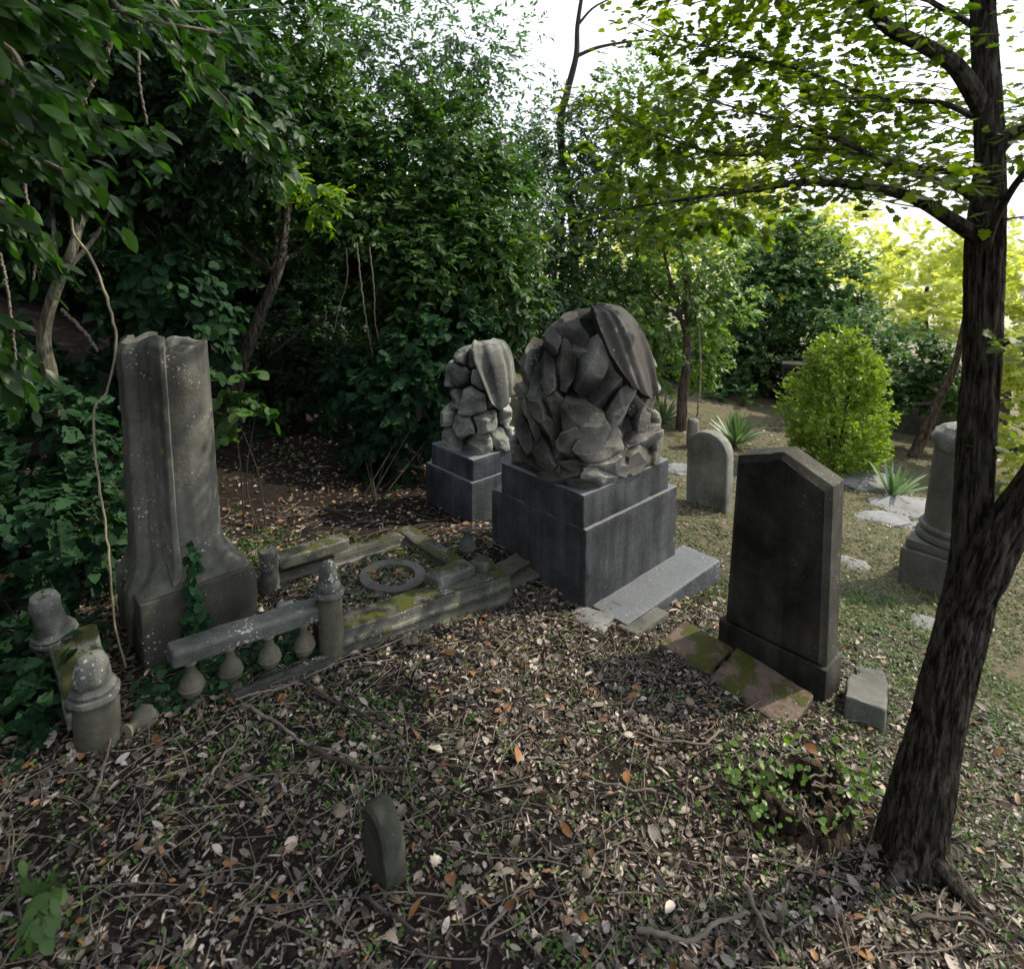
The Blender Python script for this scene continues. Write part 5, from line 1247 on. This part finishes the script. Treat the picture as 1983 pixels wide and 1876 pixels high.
for i in range(16):
    a = RNG.uniform(0, 6.28); rr0 = RNG.uniform(.09, .15); h = RNG.uniform(.05, .11)
    c = np.array([rr0*math.cos(a), rr0*math.sin(a)*.8, 0]); tdir = np.array([-math.sin(a), math.cos(a), 0])
    V, Fq = rough_box(.012, .03*RNG.uniform(.6, 1.3), h/2, r=.004, step=.012, amp=.008, chip=.03, seed=200+i); mb.add(xf(V, c, rz=a, ry=RNG.uniform(-.1, .35), rx=RNG.normal()*.2), Fq)
mb.build('bark_shards', 'wood', st)
mb = MB()
for i in range(9):
    a = RNG.uniform(0, 6.28); P = smooth_path([(.05*math.cos(a), .05*math.sin(a), .10), (.15*math.cos(a), .12*math.sin(a), .08+RNG.normal()*.02), (.2*math.cos(a+.3), .16*math.sin(a+.3), -.01)], 16); P += RNG.normal(size=P.shape)*.004
    V, Fq, _, _ = tube(P, np.full(16, .0035), 5); mb.add(V, Fq)
mb.build('roots', 'twig', st)
def ivy_leaves(parent, n, centres, size=(.010, .028), mat='ivybright', name='ivy'):
    ci = RNG.integers(0, len(centres), n); C = np.array([c[0] for c in centres])[ci]; R = np.array([c[1] for c in centres])[ci]
    P = C+RNG.normal(size=(n, 3))*R; ax = RNG.normal(size=(n, 3)); ax[:, 2] = -.3+.3*ax[:, 2]; nr = np.array([0, -.5, 1.])+RNG.normal(size=(n, 3))*.45
    ll = RNG.uniform(*size, n); V, Fs, rn = place_leaves(P, ax, nr, ll, ll*.8, 'oval')
    return link(name, mesh_fast(V, Fs, rn), mat, parent, smooth=False)
ivy_leaves(st, 340, [((.19, .0, .05), (.05, .06, .05)), ((.0, .02, .10), (.15, .09, .02)), ((-.08, .12, .08), (.12, .05, .025)), ((-.12, .03, .15), (.07, .06, .04)), ((.10, -.12, .06), (.08, .03, .05)), ((.27, .02, .05), (.04, .05, .05)), ((-.17, -.03, .08), (.05, .05, .04))])
# loose branches on the ground
BRN = [([(580, 1322), (640, 1360), (720, 1400), (760, 1425)], .006, 'brown branch lying in the leaves in front of the balustrade'),
       ([(470, 1375), (520, 1395), (580, 1440), (690, 1480)], .006, 'crooked thin branch crossing the leaf litter below the balustrade'),
       ([(455, 1362), (560, 1330), (680, 1280), (790, 1240)], .004, 'long pale curved twig arching along the foot of the kerb'),
       ([(600, 1455), (640, 1475), (700, 1492), (790, 1500)], .009, 'dark knobbly branch in the middle of the leaf litter'),
       ([(1270, 1540), (1200, 1530), (1130, 1510)], .004, 'thin curved branch ending near the rotten stump'),
       ([(1400, 1420), (1360, 1445), (1290, 1440), (1230, 1425)], .005, 'bent forked branch between the stump and the clearing'),
       ([(700, 1745), (770, 1790), (840, 1830)], .006, 'brown stick lying just below the upright stone fragment'),
       ([(1235, 1810), (1340, 1830), (1400, 1790), (1450, 1780)], .007, 'dark angled branch at the lower edge of the yard'),
       ([(1440, 1720), (1470, 1790), (1500, 1850)], .008, 'straight grey stick pointing down below the rotten stump'),
       ([(1765, 1790), (1830, 1785), (1900, 1800), (1960, 1850)], .007, 'curved branch lying below the forked trunk'),
       ([(1650, 1320), (1700, 1345), (1760, 1375)], .005, 'thin dark branch between the rough block and the forked trunk'),
       ([(410, 1510), (435, 1470), (470, 1430)], .005, 'pale straight stick in the leaf litter, one of a close pair'),
       ([(450, 1520), (500, 1480), (560, 1400)], .004, 'longer pale stick beside the close pair'),
       ([(180, 1560), (200, 1500), (215, 1440)], .005, 'upright pale stick resting near the squat capped post'),
       ([(930, 1830), (1000, 1740), (1040, 1700)], .004, 'straw-coloured stick at the lower edge of the clearing')]
for i, (pts, r, lab) in enumerate(BRN):
    W3 = []
    for (u, v) in pts:
        rr0 = ray(u, v); tt = .6
        for _ in range(900):
            p = CAM+rr0*tt
            if p[2] < float(gz(p[0], p[1]))+.012: break
            tt += .005
        W3.append(p)
    P = smooth_path(W3, 26); P += RNG.normal(size=P.shape)*r*.25
    P[:, 2] = gz(P[:, 0], P[:, 1])+.026+.006*np.sin(np.arange(26)*.6)
    mb = MB(); add_tube(mb, P, r*np.linspace(1, .55, 26), 7, rough=.25, seed=i); 
    o = mb.build('fallen_branch', 'twig' if i % 3 else 'twigdark'); tag(o, lab, 'branch', 'fallen branches on the leaf litter')

# ================================================================== LIGHT, SKY, CAMERA
SUN_AZ = math.radians(68); SUN_EL = math.radians(46)
sdir = Vector((math.sin(SUN_AZ)*math.cos(SUN_EL), math.cos(SUN_AZ)*math.cos(SUN_EL), math.sin(SUN_EL)))
sl = bpy.data.lights.new('sun', 'SUN'); sl.energy = 5.0; sl.angle = math.radians(.53); sl.color = (1., .90, .70)
so = bpy.data.objects.new('sun', sl); COL.objects.link(so); so.rotation_euler = sdir.to_track_quat('Z', 'Y').to_euler(); so.location = sdir*20
w = bpy.data.worlds.new('World'); scene.world = w; w.use_nodes = True; nt = w.node_tree
bg = nt.nodes['Background']; sky = nt.nodes.new('ShaderNodeTexSky'); sky.sky_type = 'NISHITA'; sky.sun_disc = False
sky.sun_elevation = SUN_EL; sky.sun_rotation = SUN_AZ; sky.air_density = 1.2; sky.dust_density = 3.0
tc = nt.nodes.new('ShaderNodeTexCoord'); nz = nt.nodes.new('ShaderNodeTexNoise'); nz.inputs['Scale'].default_value = 1.6; nz.inputs['Detail'].default_value = 5
nt.links.new(tc.outputs['Generated'], nz.inputs['Vector'])
cr = nt.nodes.new('ShaderNodeValToRGB'); cr.color_ramp.elements[0].position = .3; cr.color_ramp.elements[0].color = (.55, .55, .55, 1); cr.color_ramp.elements[1].position = .6; cr.color_ramp.elements[1].color = (.95, .95, .95, 1)
nt.links.new(nz.outputs[0], cr.inputs[0])
mx = nt.nodes.new('ShaderNodeMix'); mx.data_type = 'RGBA'; nt.links.new(cr.outputs[0], mx.inputs[0]); nt.links.new(sky.outputs[0], mx.inputs[6]); mx.inputs[7].default_value = (8.6, 9.0, 9.8, 1)
dt = nt.nodes.new('ShaderNodeVectorMath'); dt.operation = 'DOT_PRODUCT'; dt.inputs[1].default_value = (.88, .35, .32); nt.links.new(tc.outputs['Generated'], dt.inputs[0])
mr = nt.nodes.new('ShaderNodeMapRange'); mr.inputs[1].default_value = -.8; mr.inputs[2].default_value = .9; mr.inputs[3].default_value = .16; mr.inputs[4].default_value = 1.75; nt.links.new(dt.outputs['Value'], mr.inputs[0])
sc_ = nt.nodes.new('ShaderNodeVectorMath'); sc_.operation = 'SCALE'; nt.links.new(mx.outputs[2], sc_.inputs[0]); nt.links.new(mr.outputs[0], sc_.inputs['Scale'])
nt.links.new(sc_.outputs[0], bg.inputs[0]); bg.inputs[1].default_value = .135

cam = bpy.data.cameras.new('camera'); co = bpy.data.objects.new('camera', cam); COL.objects.link(co); scene.camera = co
co.location = Vector(CAM); co.rotation_euler = (math.pi/2-PITCH, 0, 0)
cam.sensor_width = 36; cam.sensor_fit = 'HORIZONTAL'; cam.lens = 36*F/1982.; cam.shift_y = -(938-PY)/1982.; cam.clip_end = 600; cam.clip_start = .02
cam.dof.use_dof = True; cam.dof.focus_distance = 3.2; cam.dof.aperture_fstop = 3.2
scene.view_settings.view_transform = 'Standard'; scene.view_settings.look = 'None'; scene.view_settings.exposure = 0
c = scene.cycles; c.use_denoising = True
c.max_bounces = 6; c.diffuse_bounces = 3; c.glossy_bounces = 2; c.transmission_bounces = 3; c.transparent_max_bounces = 4
